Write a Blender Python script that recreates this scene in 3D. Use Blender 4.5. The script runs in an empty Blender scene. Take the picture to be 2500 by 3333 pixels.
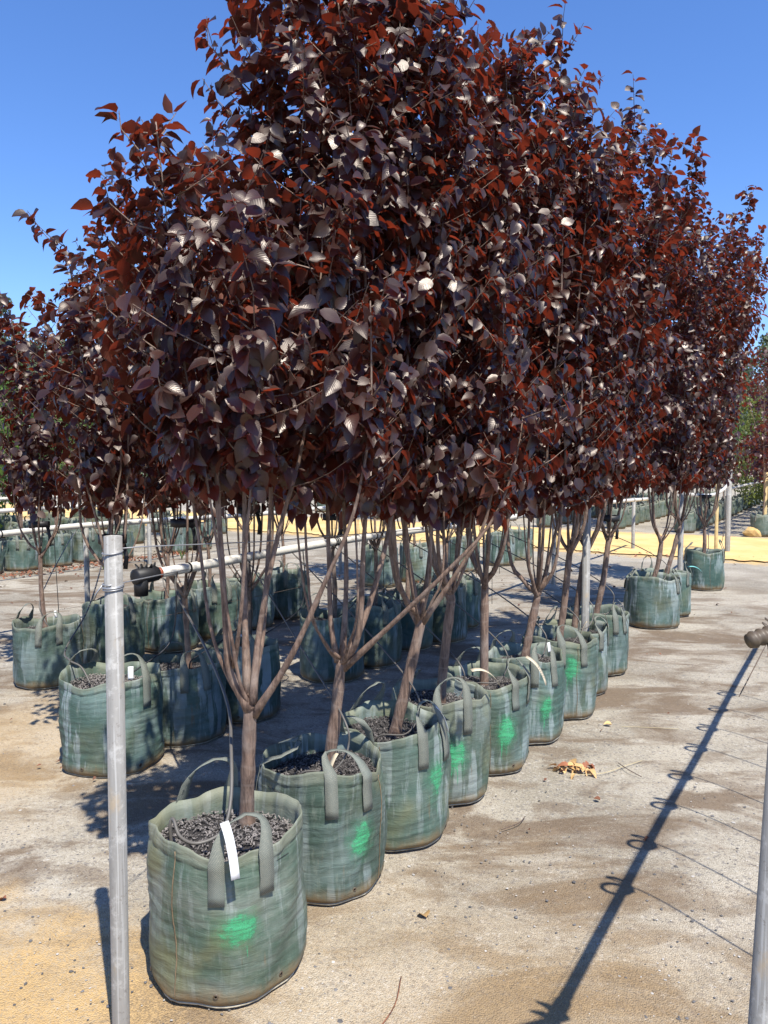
import bpy, math, random
import numpy as np
from mathutils import Vector, Matrix
R = math.radians
sc = bpy.context.scene
col = sc.collection

# ------------------------------------------------------------------ camera, sky, sun, exposure
cam_d = bpy.data.cameras.new('camera')
cam = bpy.data.objects.new('camera', cam_d)
col.objects.link(cam)
cam_d.sensor_fit = 'HORIZONTAL'; cam_d.sensor_width = 36; cam_d.lens = 36
cam_d.clip_start = 0.05; cam_d.clip_end = 3000
cam.location = (0, 0, 1.5)
cam.rotation_euler = (R(90 - 3.66), 0, 0)
sc.camera = cam

w = bpy.data.worlds.new('World'); sc.world = w; w.use_nodes = True
wn = w.node_tree.nodes; wl = w.node_tree.links
bg = wn['Background']
sky = wn.new('ShaderNodeTexSky'); sky.sky_type = 'NISHITA'; sky.sun_disc = False
SUN = Vector((.238, -.525, 1.0)).normalized()
sky.sun_elevation = math.asin(SUN.z); sky.sun_rotation = math.atan2(SUN.x, SUN.y)
sky.altitude = 0; sky.air_density = 1.0; sky.dust_density = 0.2; sky.ozone_density = 2.2
hs = wn.new('ShaderNodeHueSaturation'); hs.inputs['Saturation'].default_value = 1.15
tint = wn.new('ShaderNodeMix'); tint.data_type = 'RGBA'; tint.blend_type = 'MULTIPLY'; tint.inputs[0].default_value = 1; tint.inputs[7].default_value = (.90, 1.0, 1.28, 1)
wl.new(sky.outputs[0], hs.inputs['Color']); wl.new(hs.outputs[0], tint.inputs[6]); wl.new(tint.outputs[2], bg.inputs['Color'])
bg.inputs['Strength'].default_value = 0.12

sd = bpy.data.lights.new('sun', 'SUN'); sun = bpy.data.objects.new('sun', sd); col.objects.link(sun)
sd.energy = 5.0; sd.angle = R(0.53); sd.color = (1.0, .955, .87)
sun.rotation_euler = SUN.to_track_quat('Z', 'Y').to_euler()
sun.location = (2, -4, 9)
vs = sc.view_settings
vs.view_transform = 'Standard'; vs.look = 'None'; vs.gamma = 1; vs.exposure = 0.6; vs.use_curve_mapping = False
sc.cycles.max_bounces = 8; sc.cycles.transparent_max_bounces = 8

# ------------------------------------------------------------------ node helpers
class NT:
    def __init__(s, name):
        s.m = bpy.data.materials.new(name); s.m.use_nodes = True
        s.n = s.m.node_tree.nodes; s.l = s.m.node_tree.links
        s.b = s.n['Principled BSDF']; s.out = s.n['Material Output']
    def new(s, t, **k):
        o = s.n.new(t)
        for a, v in k.items(): setattr(o, a, v)
        return o
    def put(s, sock, v):
        if isinstance(v, (int, float)): sock.default_value = v
        elif isinstance(v, (tuple, list)):
            sock.default_value = (*v, 1) if (len(v) == 3 and len(sock.default_value) == 4) else v
        else: s.l.new(v, sock)
    def math(s, op, a, b=0.0, c=0.0, clamp=False):
        o = s.new('ShaderNodeMath', operation=op); o.use_clamp = clamp
        for i, v in enumerate((a, b, c)): s.put(o.inputs[i], v)
        return o.outputs[0]
    def mix(s, f, a, b, mode='MIX'):
        o = s.new('ShaderNodeMix', data_type='RGBA', blend_type=mode)
        s.put(o.inputs[0], f); s.put(o.inputs[6], a); s.put(o.inputs[7], b)
        return o.outputs[2]
    def ramp(s, v, a, b):
        o = s.new('ShaderNodeMapRange', interpolation_type='SMOOTHSTEP')
        s.put(o.inputs[0], v); s.put(o.inputs[1], a); s.put(o.inputs[2], b)
        return o.outputs[0]
    def coord(s, kind='Object'):
        return s.new('ShaderNodeTexCoord').outputs[kind]
    def mapping(s, v, scale=(1, 1, 1), rot=(0, 0, 0), loc=(0, 0, 0)):
        o = s.new('ShaderNodeMapping'); s.put(o.inputs[0], v)
        for i, x in ((1, loc), (2, rot), (3, scale)):
            if isinstance(x, tuple): o.inputs[i].default_value = x
            else: s.l.new(x, o.inputs[i])
        return o.outputs[0]
    def noise(s, v, scale, detail=4, rough=.55, dist=0):
        o = s.new('ShaderNodeTexNoise'); s.put(o.inputs['Vector'], v)
        o.inputs['Scale'].default_value = scale; o.inputs['Detail'].default_value = detail
        o.inputs['Roughness'].default_value = rough; o.inputs['Distortion'].default_value = dist
        return o.outputs[0]
    def bump(s, h, strength, dist, prev=None):
        o = s.new('ShaderNodeBump'); o.inputs['Strength'].default_value = strength
        o.inputs['Distance'].default_value = dist; s.put(o.inputs['Height'], h)
        if prev is not None: s.l.new(prev, o.inputs['Normal'])
        return o.outputs[0]
    def setp(s, **k):
        for a, v in k.items():
            s.put(s.b.inputs[a.replace('_', ' ')], v)
        return s.m

def plain(name, c, rough=.6, var=.25, scale=20, metallic=0, bump=0.0, bscale=80, spec=.5):
    t = NT(name); co = t.coord()
    rnd = t.new('ShaderNodeObjectInfo').outputs['Random']
    n = t.noise(co, scale)
    f = t.math('ADD', t.math('MULTIPLY', t.math('SUBTRACT', n, .5), var * 3), t.math('MULTIPLY', t.math('SUBTRACT', rnd, .5), var))
    lo = tuple(x * .5 for x in c); hi = tuple(min(1, x * 1.5) for x in c)
    cc = t.mix(t.math('ADD', f, .5, clamp=True), lo, hi)
    k = dict(Base_Color=cc, Roughness=rough, Metallic=metallic)
    t.b.inputs['Specular IOR Level'].default_value = spec
    if bump: k['Normal'] = t.bump(t.noise(co, bscale), bump, .003)
    return t.setp(**k)

# ---- ground materials
def ground_mat():
    t = NT('compacted_gravel'); co = t.coord()
    rc = t.mapping(co, rot=(0, 0, R(31.6)))           # x' across the rows, y' along the rows
    sep = t.new('ShaderNodeSeparateXYZ'); t.put(sep.inputs[0], rc)
    base = t.mix(t.ramp(t.noise(co, .9, 5), .35, .68), (.262, .230, .176), (.450, .402, .318))
    base = t.mix(t.math('MULTIPLY', t.ramp(t.noise(co, 3.1, 5, .7), .45, .8), .45), base, (.46, .43, .37))
    # cells of aggregate
    v = t.new('ShaderNodeTexVoronoi'); t.put(v.inputs['Vector'], co); v.inputs['Scale'].default_value = 210
    cell = t.new('ShaderNodeSeparateColor'); t.l.new(v.outputs['Color'], cell.inputs[0])
    v2 = t.new('ShaderNodeTexVoronoi'); t.put(v2.inputs['Vector'], co); v2.inputs['Scale'].default_value = 95
    c2 = t.new('ShaderNodeSeparateColor'); t.l.new(v2.outputs['Color'], c2.inputs[0])
    base = t.mix(t.math('MULTIPLY', t.ramp(cell.outputs[0], .55, 1.0), .4), base, (.56, .50, .40))
    base = t.mix(t.math('MULTIPLY', t.ramp(cell.outputs[1], .70, .95), .55), base, (.20, .165, .13))
    base = t.mix(t.math('MULTIPLY', t.ramp(c2.outputs[0], .86, .95), .6), base, (.17, .16, .155))
    base = t.mix(t.math('MULTIPLY', t.ramp(c2.outputs[1], .93, .98), .4), base, (.58, .54, .47))
    # brown water stains, running across the rows
    sm = t.mapping(co, scale=(1.0, 1.9, 1), rot=(0, 0, R(17)))
    st = t.ramp(t.noise(sm, 1.05, 7, .62, .7), .475, .60)
    st2 = t.ramp(t.noise(sm, 2.7, 6, .6, .5), .50, .64)
    lim = t.ramp(sep.outputs[1], 13, 7)
    st = t.math('MULTIPLY', t.math('MAXIMUM', t.math('MULTIPLY', st, .85), t.math('MULTIPLY', st2, .6)), lim)
    stc = t.mix(t.noise(co, 9), (.085, .052, .030), (.18, .115, .062))
    base = t.mix(t.math('MULTIPLY', st, .9), base, stc)
    # yellow sand dust near the track in front
    def blob(x, y, r0, r1):
        d = t.new('ShaderNodeVectorMath', operation='DISTANCE')
        t.put(d.inputs[0], co); d.inputs[1].default_value = (x, y, 0)
        return t.ramp(t.math('ADD', d.outputs['Value'], t.math('MULTIPLY', t.math('SUBTRACT', t.noise(co, 2.2, 6, .7), .5), 1.3)), r1, r0)
    sand = t.math('MAXIMUM', blob(-1.5, 1.5, .75, 1.3), t.math('MULTIPLY', blob(-2.4, 3.8, .3, 1.5), .55))
    sand = t.math('MAXIMUM', sand, t.math('MULTIPLY', blob(.2, 1.3, .6, 1.9), .38))
    sand = t.math('MULTIPLY', sand, t.math('ADD', .55, t.math('MULTIPLY', t.ramp(cell.outputs[2], .2, .5), .45)))
    speck = t.math('MULTIPLY', t.ramp(t.noise(co, 5.5, 6, .75), .60, .68), .2)
    sand = t.math('MAXIMUM', sand, t.math('MULTIPLY', speck, t.ramp(sep.outputs[1], 4.5, 2.0)))
    base = t.mix(sand, base, t.mix(t.noise(co, 30), (.44, .285, .12), (.58, .40, .19)))
    sn = t.math('ADD', sep.outputs[1], t.math('MULTIPLY', t.math('SUBTRACT', t.noise(co, 2.4, 7, .75), .5), 2.6))
    tm = t.math('MULTIPLY', t.ramp(sn, 12.3, 13.0), t.ramp(sn, 17.4, 16.6))
    base = t.mix(tm, base, t.mix(t.noise(co, 6, 5), (.50, .33, .13), (.66, .46, .20)))
    base = t.mix(t.math('MULTIPLY', t.ramp(t.noise(co, 75, 4, .8), .57, .66), .6), base, (.12, .10, .08))
    base = t.mix(t.math('MULTIPLY', t.ramp(t.noise(t.mapping(co, loc=(5, 5, 5)), 55, 4, .8), .60, .72), .4), base, (.62, .56, .44))
    h = t.math('ADD', t.math('MULTIPLY', v.outputs['Distance'], -1.0), t.math('MULTIPLY', t.noise(co, 260, 3), .7))
    nb = t.bump(h, .8, .005)
    nb = t.bump(t.noise(co, 7, 6, .6), .35, .03, nb)
    t.b.inputs['Specular IOR Level'].default_value = .25
    return t.setp(Base_Color=base, Roughness=.9, Normal=nb)

def sand_mat():
    t = NT('yellow_sand'); co = t.coord()
    c = t.mix(t.ramp(t.noise(co, 1.2, 6, .6), .35, .7), (.60, .39, .14), (.72, .51, .22))
    sm = t.mapping(co, scale=(1, .18, 1), rot=(0, 0, R(121.6)))
    c = t.mix(t.math('MULTIPLY', t.ramp(t.noise(sm, 5, 5), .55, .75), .4), c, (.50, .32, .13))
    nb = t.bump(t.noise(co, 40, 6), .4, .02)
    return t.setp(Base_Color=c, Roughness=.95, Normal=nb)

# ---- bag cloth
def bag_mat():
    t = NT('woven_green_poly'); uv = t.coord('UV'); co = t.coord()
    rnd = t.new('ShaderNodeObjectInfo').outputs['Random']
    off = t.new('ShaderNodeCombineXYZ'); t.l.new(t.math('MULTIPLY', rnd, 37), off.inputs[0]); t.l.new(t.math('MULTIPLY', rnd, 11), off.inputs[2])
    uo = t.new('ShaderNodeVectorMath', operation='ADD'); t.put(uo.inputs[0], uv); t.l.new(off.outputs[0], uo.inputs[1]); uo = uo.outputs[0]
    sep = t.new('ShaderNodeSeparateXYZ'); t.put(sep.inputs[0], uv); V = sep.outputs[1]
    g = t.mix(t.ramp(t.noise(t.mapping(uo, scale=(4, 2, 1)), 1.6, 4), .3, .7), (.032, .064, .048), (.072, .120, .094))
    r3 = t.math('FRACT', t.math('MULTIPLY', rnd, 13.7))
    g = t.mix(t.math('MULTIPLY', t.math('SUBTRACT', rnd, .3, clamp=True), .6), g, (.07, .155, .135))
    g = t.mix(t.math('MULTIPLY', r3, .5), g, (.030, .052, .044))
    # faded pale blue-grey streaks running down
    s1 = t.ramp(t.noise(t.mapping(uo, scale=(22, .7, 1)), 1.0, 5, .7, .25), .50, .57)
    s2 = t.ramp(t.noise(t.mapping(uo, scale=(5, .8, 1)), 1.0, 4, .6, .4), .36, .58)
    g = t.mix(t.math('MULTIPLY', t.math('MULTIPLY', s1, s2), .8), g, (.31, .36, .36))
    g = t.mix(t.math('MULTIPLY', t.ramp(t.noise(t.mapping(uo, scale=(3.5, 1.3, 1), loc=(7, 2, 3)), 1.0, 5, .65, .5), .47, .62), .5), g, (.165, .23, .22))
    # olive tint and ochre mud
    ol = t.new('ShaderNodeObjectInfo').outputs['Color']; osp = t.new('ShaderNodeSeparateColor'); t.l.new(ol, osp.inputs[0]); ol = osp.outputs[0]
    g = t.mix(t.math('MULTIPLY', ol, .55), g, t.mix(t.ramp(t.noise(t.mapping(uo, scale=(4, 2.5, 1), loc=(1, 8, 2)), 1.0, 5, .7), .4, .6), (.075, .10, .062), (.20, .205, .16)))
    s3 = t.ramp(t.noise(t.mapping(uo, scale=(6, 1.6, 1), loc=(4, 4, 4)), 1.0, 4), .5, .72)
    g = t.mix(t.math('MULTIPLY', s3, t.math('ADD', .45, t.math('MULTIPLY', ol, .4))), g, (.15, .15, .075))
    fine = t.noise(t.mapping(uo, scale=(60, 5, 1)), 1.0, 4, .7)
    g = t.mix(t.math('MULTIPLY', t.ramp(fine, .5, .8), .45), g, (.24, .27, .22))
    vn = t.math('ADD', V, t.math('MULTIPLY', t.math('SUBTRACT', t.noise(t.mapping(uo, scale=(14, 3, 1)), 1.5, 5, .7), .5), .22))
    g = t.mix(t.math('MULTIPLY', t.ramp(vn, .17, .0), .9), g, (.20, .12, .05))
    rs = t.ramp(t.noise(t.mapping(uo, scale=(40, 1.1, 1), loc=(9, 1, 1)), 1.0, 4, .7), .64, .72)
    g = t.mix(t.math('MULTIPLY', rs, .45), g, (.20, .115, .05))
    rim = t.math('MULTIPLY', t.ramp(vn, .90, 1.0), .4)
    g = t.mix(rim, g, (.25, .235, .16))
    # horizontal creases as relief, with shade in their hollows painted faintly into the colour
    cr = t.noise(t.mapping(uo, scale=(22, 24, 1)), 1.0, 6, .6, .7)
    cr2 = t.noise(t.mapping(uo, scale=(14, 110, 1)), 1.0, 3, .5, .4)
    g = t.mix(t.math('MULTIPLY', t.ramp(cr, .60, .42), .06), g, t.mix(.5, g, (.03, .05, .045)))
    wv = t.new('ShaderNodeTexWave', wave_type='BANDS', bands_direction='Y'); t.put(wv.inputs[0], t.mapping(uv, scale=(1, 1, 1))); wv.inputs['Scale'].default_value = 60
    wu = t.new('ShaderNodeTexWave', wave_type='BANDS', bands_direction='X'); t.put(wu.inputs[0], uv); wu.inputs['Scale'].default_value = 180
    nb = t.bump(cr, .42, .008); nb = t.bump(cr2, .2, .004, nb)
    nb = t.bump(t.math('ADD', wv.outputs['Fac'], wu.outputs['Fac']), .15, .0006, nb)
    return t.setp(Base_Color=g, Roughness=t.math('ADD', .52, t.math('MULTIPLY', cr, .25)), Normal=nb, Specular_IOR_Level=.35)

def strap_mat():
    t = NT('woven_webbing'); uv = t.coord('UV')
    br = t.new('ShaderNodeTexBrick'); t.put(br.inputs['Vector'], t.mapping(uv, scale=(1, 1, 1), rot=(0, 0, R(0))))
    br.inputs['Scale'].default_value = 1; br.inputs['Brick Width'].default_value = .10; br.inputs['Row Height'].default_value = .07
    br.inputs['Mortar Size'].default_value = .018; br.inputs['Color1'].default_value = (.25, .24, .19, 1); br.inputs['Color2'].default_value = (.33, .305, .24, 1); br.inputs['Mortar'].default_value = (.075, .095, .08, 1)
    co = t.coord()
    c = t.mix(t.math('MULTIPLY', t.ramp(t.noise(co, 6), .5, .7), .4), br.outputs['Color'], (.14, .17, .15))
    return t.setp(Base_Color=c, Roughness=.75, Normal=t.bump(br.outputs['Fac'], -.6, .0015))

def paint_mat():
    t = NT('sprayed_green_paint'); uv = t.coord('UV')
    rnd = t.new('ShaderNodeObjectInfo').outputs['Random']
    off = t.new('ShaderNodeCombineXYZ'); t.l.new(t.math('MULTIPLY', rnd, 50), off.inputs[2])
    uo = t.new('ShaderNodeVectorMath', operation='ADD'); t.put(uo.inputs[0], uv); t.l.new(off.outputs[0], uo.inputs[1]); uo = uo.outputs[0]
    sep = t.new('ShaderNodeSeparateXYZ'); t.put(sep.inputs[0], uv)
    dx = t.math('DIVIDE', t.math('SUBTRACT', sep.outputs[0], .5), .26); dy = t.math('DIVIDE', t.math('SUBTRACT', sep.outputs[1], .64), .26)
    rr = t.math('SQRT', t.math('ADD', t.math('MULTIPLY', dx, dx), t.math('MULTIPLY', dy, dy)))
    rr = t.math('ADD', rr, t.math('MULTIPLY', t.math('SUBTRACT', t.noise(uo, 3.2, 8, .72), .5), 2.6))
    spot = t.ramp(rr, 1.25, .55)
    drip = t.ramp(t.noise(t.mapping(uo, scale=(13, .8, 1)), 1.0, 2), .60, .64)
    drip = t.math('MULTIPLY', drip, t.math('MULTIPLY', t.ramp(t.math('ABSOLUTE', dx), .75, .5), t.math('MULTIPLY', t.ramp(sep.outputs[1], .04, .2), t.ramp(sep.outputs[1], .62, .5))))
    halo = t.math('MULTIPLY', t.ramp(rr, 1.9, .9), .22)
    a = t.math('MAXIMUM', t.math('MAXIMUM', spot, drip), halo)
    cr = t.ramp(t.noise(t.mapping(uo, scale=(2, 16, 1)), 2.0, 4), .62, .38)
    spk = t.ramp(t.noise(t.mapping(uo, scale=(3, 5, 1)), 14, 4, .8), .40, .52)
    a = t.math('MULTIPLY', t.math('MULTIPLY', a, t.math('ADD', .55, t.math('MULTIPLY', cr, .4))), t.math('ADD', .55, t.math('MULTIPLY', spk, .45)))
    tr = t.new('ShaderNodeBsdfTransparent'); mx = t.new('ShaderNodeMixShader')
    t.setp(Base_Color=t.mix(t.noise(uo, 4), (.04, .33, .13), (.09, .45, .22)), Roughness=.5)
    t.l.new(a, mx.inputs[0]); t.l.new(tr.outputs[0], mx.inputs[1]); t.l.new(t.b.outputs[0], mx.inputs[2]); t.l.new(mx.outputs[0], t.out.inputs[0])
    return t.m

def leaf_mat(name, top, under, trans, rough=.36, spec=.5, trf=.35, veins=True):
    t = NT(name); uv = t.coord('UV')
    geo = t.new('ShaderNodeNewGeometry'); rnd = t.new('ShaderNodeObjectInfo').outputs['Random']
    r = t.math('FRACT', t.math('ADD', geo.outputs['Random Per Island'], rnd))
    sep = t.new('ShaderNodeSeparateXYZ'); t.put(sep.inputs[0], uv)
    au = t.math('ABSOLUTE', t.math('SUBTRACT', sep.outputs[0], .5))
    tcol = t.mix(r, tuple(x * .55 for x in top), tuple(x * 1.5 for x in top))
    r2 = t.math('FRACT', t.math('MULTIPLY', r, 7.31))
    ucol = t.mix(r2, tuple(x * .6 for x in under), tuple(x * 1.4 for x in under))
    kw = {}
    if veins:
        lat = t.math('PINGPONG', t.math('SUBTRACT', t.math('MULTIPLY', sep.outputs[1], 8.0), t.math('MULTIPLY', au, 7.0)), .5)
        mid = t.ramp(au, .05, .0)
        vein = t.math('MAXIMUM', mid, t.math('MULTIPLY', t.ramp(lat, .10, .0), .8))
        h = t.math('SUBTRACT', t.math('MULTIPLY', lat, 1.4), t.math('MULTIPLY', mid, .6))
        kw['Normal'] = t.bump(h, .13, .003)
        tcol = t.mix(t.math('MULTIPLY', vein, .3), tcol, tuple(min(1, x * 2.2 + .008) for x in top))
    c = t.mix(geo.outputs['Backfacing'], tcol, ucol)
    rg = t.math('ADD', t.math('ADD', rough, t.math('MULTIPLY', r2, .16)), t.math('MULTIPLY', geo.outputs['Backfacing'], .25))
    t.b.inputs['Specular IOR Level'].default_value = spec
    t.b.inputs['Specular Tint'].default_value = (1, .90, .82, 1)
    t.setp(Base_Color=c, Roughness=rg, **kw)
    tl = t.new('ShaderNodeBsdfTranslucent'); t.put(tl.inputs[0], t.mix(r, tuple(x * .6 for x in trans), tuple(min(1, x * 1.4) for x in trans)))
    mx = t.new('ShaderNodeMixShader'); mx.inputs[0].default_value = trf
    t.l.new(t.b.outputs[0], mx.inputs[1]); t.l.new(tl.outputs[0], mx.inputs[2]); t.l.new(mx.outputs[0], t.out.inputs[0])
    return t.m

def bark_mat():
    t = NT('plum_bark'); co = t.coord()
    c = t.mix(t.ramp(t.noise(t.mapping(co, scale=(1, 1, .12)), 90, 6, .75), .35, .65), (.085, .052, .038), (.25, .165, .118))
    c = t.mix(t.math('MULTIPLY', t.ramp(t.noise(co, 9, 4), .5, .75), .6), c, (.30, .24, .20))
    wv = t.new('ShaderNodeTexWave', wave_type='BANDS', bands_direction='Z'); t.put(wv.inputs[0], co); wv.inputs['Scale'].default_value = 4; wv.inputs['Distortion'].default_value = 14
    c = t.mix(t.math('MULTIPLY', t.ramp(wv.outputs['Fac'], .9, 1), .25), c, (.32, .25, .2))
    nb = t.bump(t.noise(t.mapping(co, scale=(1, 1, .3)), 120, 5, .7), .8, .004)
    return t.setp(Base_Color=c, Roughness=.75, Normal=nb)

def galv_mat():
    t = NT('weathered_galvanised_steel'); co = t.coord()
    c = t.mix(t.noise(t.mapping(co, scale=(40, 40, 3)), 1, 6, .7), (.13, .125, .112), (.37, .35, .315))
    c = t.mix(t.math('MULTIPLY', t.ramp(t.noise(t.mapping(co, scale=(90, 90, 1.2)), 1, 3, .6), .56, .62), .5), c, (.45, .44, .41))
    c = t.mix(t.math('MULTIPLY', t.ramp(t.noise(co, 45, 5, .8), .58, .64), .6), c, (.15, .13, .11))
    c = t.mix(t.math('MULTIPLY', t.ramp(t.noise(co, 16, 6, .75), .50, .66), .75), c, (.42, .405, .37))
    c = t.mix(t.math('MULTIPLY', t.ramp(t.noise(t.mapping(co, loc=(3, 3, 3), scale=(1, 1, .5)), 14, 5, .7), .56, .72), .6), c, (.36, .27, .16))
    nb = t.bump(t.noise(co, 60, 4), .2, .002)
    return t.setp(Base_Color=c, Roughness=.7, Metallic=.1, Normal=nb)

M = dict(
    ground=ground_mat(), sand=sand_mat(), bag=bag_mat(), strap=strap_mat(), paint=paint_mat(),
    plum=leaf_mat('plum_leaf', (.027, .0135, .0105), (.092, .024, .012), (.36, .047, .019), rough=.34, spec=.75, trf=.24),
    plumfar=leaf_mat('plum_leaf_distant', (.04, .018, .02), (.10, .025, .018), (.32, .045, .03), trf=.22, spec=.8, veins=False),
    green=leaf_mat('fresh_green_leaf', (.07, .125, .03), (.11, .17, .06), (.22, .36, .06), trf=.35, veins=False),
    lime=leaf_mat('yellow_green_leaf', (.13, .16, .035), (.17, .2, .07), (.4, .42, .08), trf=.35, veins=False),
    gum=leaf_mat('gum_leaf', (.085, .115, .06), (.10, .13, .075), (.14, .19, .07), rough=.5, trf=.2, veins=False),
    bark=bark_mat(), galv=galv_mat(),
    gumbark=plain('gum_bark', (.33, .28, .23), .8, .4, 3),
    soil=plain('dark_potting_soil', (.032, .028, .027), .95, .5, 60, bump=1, bscale=120),
    chip=plain('grey_bark_chips', (.15, .135, .125), .85, 1.2, 40),
    pvc=plain('white_pvc_pipe', (.62, .59, .53), .4, .12, 6),
    hose=plain('grey_brown_drip_hose', (.105, .095, .082), .5, .25, 10),
    black=plain('black_rubber_tie', (.012, .012, .014), .55, .3, 30),
    brown=plain('brown_plastic_fitting', (.09, .065, .04), .5, .3, 30),
    red=plain('red_primer_ring', (.30, .07, .03), .5, .2, 30),
    wire=plain('galvanised_wire', (.33, .33, .33), .45, .2, 30, metallic=.6),
    rust=plain('old_brown_wire', (.10, .07, .05), .8, .2, 30),
    tag=plain('white_paper_tag', (.80, .79, .74), .6, .05, 30),
    tagink=plain('grey_tag_print', (.10, .10, .11), .6, .1, 30),
    tagb=plain('aged_paper_tag', (.52, .44, .31), .6, .15, 30),
    aqua=plain('aqua_plastic_tag', (.16, .50, .47), .5, .05, 30),
    seam=plain('frayed_seam_cord', (.33, .29, .21), .8, .8, 30),
    stitch=plain('rusty_stitching', (.17, .12, .07), .85, .6, 60),
    pebble=plain('pebble_stone', (.17, .16, .155), .7, 1.0, 9),
    palep=plain('pale_pebble_stone', (.45, .42, .38), .7, .6, 9),
    dry=plain('dry_tan_leaf', (.50, .31, .13), .7, .6, 25),
    litter=plain('red_brown_leaf_litter', (.23, .085, .04), .75, 1.0, 25),
    straw=plain('straw_stalk', (.46, .38, .22), .7, .3, 25),
    twig=plain('dark_twig', (.09, .06, .045), .8, .3, 25),
    timber=plain('yellowed_timber', (.50, .37, .17), .8, .3, 12),
    rock=plain('ochre_rock', (.55, .36, .14), .9, .4, 9, bump=.6, bscale=15),
)

# ------------------------------------------------------------------ mesh helpers
def mesh_from(name, V, F, mat=None, uv=None, smooth=True):
    """V (n,3) array, F list of tuples or (m,k) array; uv per loop (l,2)"""
    me = bpy.data.meshes.new(name)
    V = np.asarray(V, dtype=np.float32)
    if isinstance(F, np.ndarray):
        k = F.shape[1]; flat = F.ravel().astype(np.int32); tot = np.full(len(F), k, np.int32)
    else:
        tot = np.array([len(f) for f in F], np.int32); flat = np.array([i for f in F for i in f], np.int32)
    me.vertices.add(len(V)); me.vertices.foreach_set('co', V.ravel())
    me.loops.add(len(flat)); me.loops.foreach_set('vertex_index', flat)
    me.polygons.add(len(tot)); start = np.concatenate(([0], np.cumsum(tot)[:-1])).astype(np.int32)
    me.polygons.foreach_set('loop_start', start); me.polygons.foreach_set('loop_total', tot)
    if uv is not None:
        l = me.uv_layers.new(name='UVMap'); l.data.foreach_set('uv', np.asarray(uv, np.float32).ravel())
    me.polygons.foreach_set('use_smooth', np.full(len(tot), smooth))
    if mat: me.materials.append(mat)
    me.update(calc_edges=True)
    me.validate()
    return me

def obj(name, me, parent=None, loc=None, rz=None):
    o = bpy.data.objects.new(name, me); col.objects.link(o)
    if parent: o.parent = parent
    if loc is not None: o.location = loc
    if rz is not None: o.rotation_euler = (0, 0, rz)
    return o

def tag(o, label=None, cat=None, group=None, kind=None):
    if label: o['label'] = label
    if cat: o['category'] = cat
    if group: o['group'] = group
    if kind: o['kind'] = kind
    return o

def empty(name, loc, label, cat, group=None, rz=0):
    o = obj(name, None, None, loc, rz); o.empty_display_size = .1
    return tag(o, label, cat, group)

class MB:
    def __init__(s): s.v = []; s.f = []; s.uv = []
    def add(s, V, F, UV=None):
        b = len(s.v); s.v.extend([tuple(p) for p in V])
        for i, f in enumerate(F):
            s.f.append(tuple(j + b for j in f))
            s.uv.extend(UV[i] if UV else [(0, 0)] * len(f))
    def tube(s, pts, rad, n=8, cap=True):
        pts = [Vector(p) for p in pts]
        if isinstance(rad, (int, float)): rad = [rad] * len(pts)
        V = []; F = []
        t0 = (pts[1] - pts[0]).normalized()
        up = Vector((0, 0, 1)) if abs(t0.z) < .9 else Vector((1, 0, 0))
        a = t0.cross(up).normalized()
        for i, p in enumerate(pts):
            t = (pts[min(i + 1, len(pts) - 1)] - pts[max(i - 1, 0)]).normalized()
            a = (a - t * a.dot(t)).normalized(); b = t.cross(a)
            for k in range(n):
                an = 2 * math.pi * k / n
                V.append(p + (a * math.cos(an) + b * math.sin(an)) * rad[i])
        for i in range(len(pts) - 1):
            for k in range(n):
                k2 = (k + 1) % n
                F.append((i * n + k, i * n + k2, (i + 1) * n + k2, (i + 1) * n + k))
        if cap:
            F.append(tuple(range(n))[::-1]); F.append(tuple((len(pts) - 1) * n + k for k in range(n)))
        s.add(V, F)
    def ribbon(s, pts, wid, width, thick, vscale=1.0):
        """closed flat strap along pts, wid = list of width directions"""
        V = []; F = []; UV = []; L = 0; n = len(pts)
        P = [Vector(p) for p in pts]; Ls = [0]
        for i in range(1, n): L += (P[i] - P[i - 1]).length; Ls.append(L)
        for i, p in enumerate(P):
            t = (P[min(i + 1, n - 1)] - P[max(i - 1, 0)]).normalized()
            wd = Vector(wid[i]); wd = (wd - t * wd.dot(t)).normalized(); nn = t.cross(wd)
            ww = width[i] if not isinstance(width, (int, float)) else width
            for sx, sn in ((-1, 1), (1, 1), (1, -1), (-1, -1)):
                V.append(p + wd * sx * ww / 2 + nn * sn * thick / 2)
        for i in range(n - 1):
            for k in range(4):
                k2 = (k + 1) % 4
                F.append((i * 4 + k, i * 4 + k2, (i + 1) * 4 + k2, (i + 1) * 4 + k))
                ua, ub = (0, 1) if k in (0, 2) else (0, .05)
                if k == 2: ua, ub = 1, 0
                UV.append([(ua, Ls[i] * vscale), (ub, Ls[i] * vscale), (ub, Ls[i + 1] * vscale), (ua, Ls[i + 1] * vscale)])
        F.append((3, 2, 1, 0)); UV.append([(0, 0)] * 4); b = (n - 1) * 4; F.append((b, b + 1, b + 2, b + 3)); UV.append([(0, 0)] * 4)
        s.add(V, F, UV)
    def build(s, name, mat, parent=None, smooth=True):
        me = mesh_from(name, s.v, s.f, mat, s.uv, smooth)
        return obj(name, me, parent)

def smooth_path(pts, n=6):
    """Catmull-Rom through pts"""
    P = [Vector(p) for p in pts]; P = [P[0] * 2 - P[1]] + P + [P[-1] * 2 - P[-2]]
    out = []
    for i in range(1, len(P) - 2):
        for k in range(n):
            t = k / n
            a, b, c, d = P[i - 1], P[i], P[i + 1], P[i + 2]
            out.append(.5 * ((2 * b) + (c - a) * t + (2 * a - 5 * b + 4 * c - d) * t * t + (3 * b - a - 3 * c + d) * t ** 3))
    out.append(P[-2]); return out

# row geometry: rows run along U, the tracks run across
U = Vector((.524, .852, 0)); W = Vector((.852, -.524, 0))

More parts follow.
